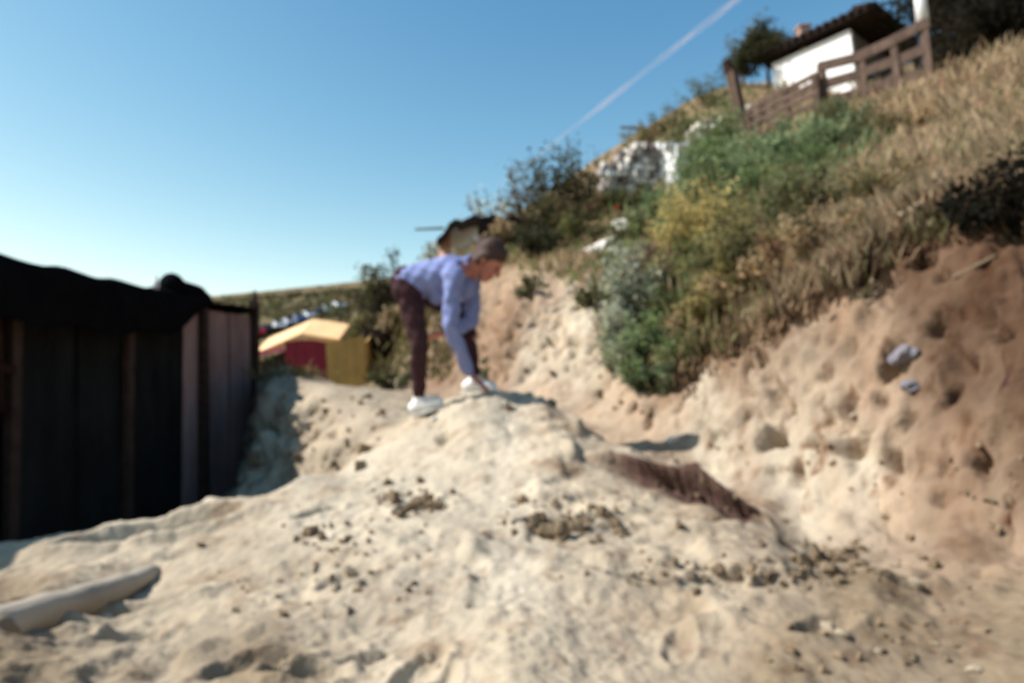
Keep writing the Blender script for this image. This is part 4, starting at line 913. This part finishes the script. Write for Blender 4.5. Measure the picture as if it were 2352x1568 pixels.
def skin_mesh(name, mb, m, par, voxel=.008, smooth=6, wob=0):
    o_ = mb.build(name, m, None)
    md = o_.modifiers.new('r', 'REMESH'); md.mode = 'VOXEL'; md.voxel_size = voxel; md.use_smooth_shade = True
    ms = o_.modifiers.new('s', 'SMOOTH'); ms.iterations = smooth; ms.factor = .5
    dg = bpy.context.evaluated_depsgraph_get(); me = bpy.data.meshes.new_from_object(o_.evaluated_get(dg)); o_.modifiers.clear()
    if wob:
        for v in me.vertices:
            c = v.co; v.co = c + v.normal*wob*(math.sin(c.x*55+c.z*23)*math.sin(c.z*61+c.y*30))
    old = o_.data; o_.data = me; bpy.data.meshes.remove(old)
    me.polygons.foreach_set('use_smooth', [True]*len(me.polygons))
    if not me.materials: me.materials.append(m)
    o_.parent = par; o_.matrix_parent_inverse = Matrix.Translation(-Vector(par.location)); return o_
J = dict(pel=at(942, 652, 4.40), wai=at(985, 640, 4.37), che=at(1040, 628, 4.33), nb=at(1072, 615, 4.30), hd=at(1122, 600, 4.28),
         hn=at(938, 668, 4.30), hf=at(958, 664, 4.52), kn=at(966, 800, 4.26), an=at(962, 912, 4.36), kf=at(1074, 722, 4.56), af=at(1090, 866, 4.50),
         sn=at(1044, 632, 4.16), en=at(1034, 748, 4.14), wn=at(1078, 856, 4.30), sf=at(1082, 642, 4.46), ef=at(1084, 738, 4.44), wf=at(1026, 764, 4.40))
fwd = Vector((1, -.12, 0)).normalized()
pe = empty('person', (J['an'] + J['af'])/2 - Vector((0, 0, .1)), 'person in pale blue jumper and dark trousers bending down to touch the mound', 'person')
up = Vector((0, 0, 1)); lat = Vector((.1, 1, 0)).normalized()
faced = (at(1158, 636, 4.26) - at(1122, 600, 4.28)).normalized()        # where the face looks
crown = (at(1108, 556, 4.28) - J['hd']).normalized(); crown = (crown - faced*crown.dot(faced)).normalized(); ear = faced.cross(crown)
body = MB()
def headblobs(mb):
    h = J['hd']
    caps(mb, h + crown*.045 - faced*.018, .083, h + crown*.03 + faced*.012, .078, 18)
    caps(mb, h + faced*.02 + crown*.0, .068, h + faced*.045 - crown*.075, .045, 16)
    caps(mb, h + faced*.05 - crown*.10, .026, h + faced*.065 - crown*.095, .020)
    caps(mb, h + faced*.088 + crown*.018, .010, h + faced*.108 - crown*.025, .015)          # nose
    for s in (-1, 1):
        caps(mb, h + faced*.074 + crown*.03 + ear*s*.018, .013, h + faced*.068 + crown*.028 + ear*s*.05, .012)
        caps(mb, h + faced*.06 - crown*.02 + ear*s*.04, .022, h + faced*.055 - crown*.025 + ear*s*.035, .022)
        caps(mb, h - faced*.012 + crown*.012 + ear*s*.078, .014, h - faced*.008 - crown*.03 + ear*s*.074, .010)
headblobs(body)
chain(body, [(J['hd'] - faced*.03 - crown*.02, .058), (J['nb'], .062), (J['che'], .10), (J['wai'], .095), (J['pel'], .10)])
for s, hk in ((-1, 'hn'), (1, 'hf')): chain(body, [(J['pel'] + lat*s*.06, .095), (J[hk], .082)])
chain(body, [(J['hn'], .072), (J['kn'], .044), (J['an'], .033)]); chain(body, [(J['hf'], .072), (J['kf'], .044), (J['af'], .033)])
chain(body, [(J['nb'], .06), (J['sn'], .052), (J['en'], .037), (J['wn'], .026)]); chain(body, [(J['nb'], .06), (J['sf'], .052), (J['ef'], .037), (J['wf'], .026)])
def hand(mb, w, dirv, palm_n, sidev, curl):
    """palm plus five separate fingers; sidev points to the thumb"""
    dirv = dirv.normalized(); sidev = (sidev - dirv*sidev.dot(dirv)).normalized(); pn = dirv.cross(sidev); pn = pn if pn.dot(palm_n) > 0 else -pn
    k0 = w + dirv*.02
    for i, o_ in enumerate((.030, .010, -.010, -.028)):
        kn_ = w + dirv*(.088 - .006*abs(i-1)) + sidev*o_
        caps(mb, k0 + sidev*o_*.6, .016, kn_, .0125, 10)
        L = (.074, .082, .076, .060)[i]; d_ = (dirv + sidev*o_*3.5).normalized(); p = kn_; r_ = .0098
        for sgm, fr in enumerate((.45, .32, .23)):
            d_ = (d_ + pn*curl*(.35 + .25*sgm)).normalized(); q = p + d_*L*fr; caps(mb, p, r_, q, r_*.9, 10); p = q; r_ *= .9
    p = w + dirv*.022 + sidev*.028; d_ = (dirv*.6 + sidev*.8 + pn*.15).normalized(); r_ = .0125
    for L in (.034, .028, .022): q = p + d_*L; caps(mb, p, r_, q, r_*.92, 10); p = q; d_ = (d_ + dirv*.35 + pn*curl*.3).normalized(); r_ *= .92
gp = J['wn'] + Vector((.11, -.01, -.03)); gh = gz(gp.x, gp.y)
hd_dir = Vector((gp.x, gp.y, gh + .022)) - J['wn']
hand(body, J['wn'] + hd_dir.normalized()*.012, hd_dir, Vector((0, 0, -1)), Vector((0, .9, .3)), .12)
hand(body, J['wf'] + Vector((-.012, 0, -.002)), Vector((-1, -.1, -.25)), Vector((0, -.2, -1)), Vector((0, -1, .2)), .5)
skin_mesh('body', body, M['skin'], pe, .0058, 4)
sw = MB()                                                                  # jumper
chain(sw, [(J['nb'] - faced*.01, .070), (J['che'], .116), (J['wai'], .108), (J['pel'] + (J['wai']-J['pel'])*.25, .106), (J['pel'], .104)], 18)
for s in (-1, 1):
    chain(sw, [(J['che'] + lat*s*.075, .102), (J['wai'] + lat*s*.06, .100), (J['pel'] + lat*s*.07, .099)], 16)
caps(sw, J['che'] + Vector((.06, 0, -.09)), .085, J['wai'] + Vector((.05, 0, -.10)), .075)
chain(sw, [(J['che'] + lat*-.08, .085), (J['sn'], .066), (J['en'], .049), (J['wn'] - (J['wn']-J['en']).normalized()*.02, .040)], 14)
chain(sw, [(J['che'] + lat*.08, .085), (J['sf'], .066), (J['ef'], .051), (J['wf'] - (J['wf']-J['ef']).normalized()*.02, .040)], 14)
jm = skin_mesh('jumper', sw, M['jumper'], pe, .009, 5, .007)
mb = MB(); tq = [J['nb'] + faced*.012 + crown*.02 + (ear*math.cos(a_) + (faced*.45 - crown*.6).normalized()*math.sin(a_))*.07 for a_ in [2*math.pi*i/20 for i in range(21)]]
mb.tube(tq, [.014]*21, 8, False); o_ = mb.build('collar', M['jumper'], None, True); o_.parent = jm
tr_ = MB()                                                                 # trousers
for hk, kk_, ak in (('hn', 'kn', 'an'), ('hf', 'kf', 'af')):
    ank = J[ak].lerp(J[kk_], .06); chain(tr_, [(J['pel'], .098), (J[hk], .085), (J[hk].lerp(J[kk_], .5), .070), (J[kk_], .055), (J[kk_].lerp(ank, .4) - fwd*.010, .051), (ank, .042)], 16)
for s in (-1, 1): caps(tr_, J['pel'] + lat*s*.06, .108, J['hn' if s < 0 else 'hf'] - (J['wai']-J['pel']).normalized()*.01, .094, 16)
skin_mesh('trousers', tr_, M['trouser'], pe, .009, 4, .006)
def shoe(ank, dirv, lab):
    dirv = dirv.normalized(); dn = -up; sd_ = dirv.cross(up).normalized(); dn = dirv.cross(sd_); dn = dn if dn.z < 0 else -dn
    mb = MB(); h0 = ank + dn*.055 - dirv*.05
    chain(mb, [(ank + dn*.01, .043), (h0 + dirv*.03, .042), (h0 + dirv*.11, .038), (h0 + dirv*.175 + dn*.010, .030)])
    caps(mb, h0 + dirv*.004, .039, h0 + dirv*.05, .041)
    sh = skin_mesh('shoe', mb, M['shoe'], pe, .008, 4)
    ms = MB(); n_ = 24; ring = []
    for i in range(n_):
        a_ = 2*math.pi*i/n_; xx = .082 + .122*math.cos(a_); yy = .041*math.sin(a_)*(1.05 if math.cos(a_) > 0 else .85); ring.append(h0 + dirv*xx + sd_*yy + dn*.036)
    ms.v = ring + [q + dn*.022 for q in ring]; ms.f = [tuple(range(n_))[::-1], tuple(range(n_, 2*n_))] + [(i, (i+1) % n_, (i+1) % n_+n_, i+n_) for i in range(n_)]; ms.c = [None]*len(ms.f)
    o_ = ms.build('sole', M['sole'], None, False); o_.parent = sh
    lc = MB()
    for k in range(4): c_ = ank + dirv*(.045 + .02*k) - dn*(.024 - .016*k) ; lc.tube([c_ - sd_*.022, c_ - dn*.006, c_ + sd_*.022], [.004]*3, 6)
    o_ = lc.build('laces', M['sole'], None, True); o_.parent = sh
shoe(J['an'], Vector((1, -.15, .22)), 'n'); shoe(J['af'], Vector((1, -.05, -.05)), 'f')
ha = MB(); h = J['hd']                                                     # hair with a low knot
caps(ha, h + crown*.062 - faced*.03, .086, h + crown*.058 + faced*.005, .078, 18)
caps(ha, h + crown*.03 - faced*.045, .076, h - crown*.03 - faced*.045, .060, 16)
for s in (-1, 1): caps(ha, h + crown*.04 + ear*s*.045 - faced*.01, .050, h - crown*.02 + ear*s*.05 - faced*.04, .04)
caps(ha, h - faced*.105 + crown*.05, .040, h - faced*.115 + crown*.06, .038)
skin_mesh('hair', ha, M['hair'], pe, .008, 4, .003)
for s in (-1, 1):
    mb = MB(); q = h + faced*.079 + crown*.012 + ear*s*.031; caps(mb, q - ear*.006, .009, q + ear*.006, .009, 8); mb.build('eye', M['eye'], pe, True)
mb = MB(); q = h + faced*.088 - crown*.058; caps(mb, q - ear*.018, .006, q + ear*.018, .006, 8); mb.build('mouth', M['lip'], pe, True)
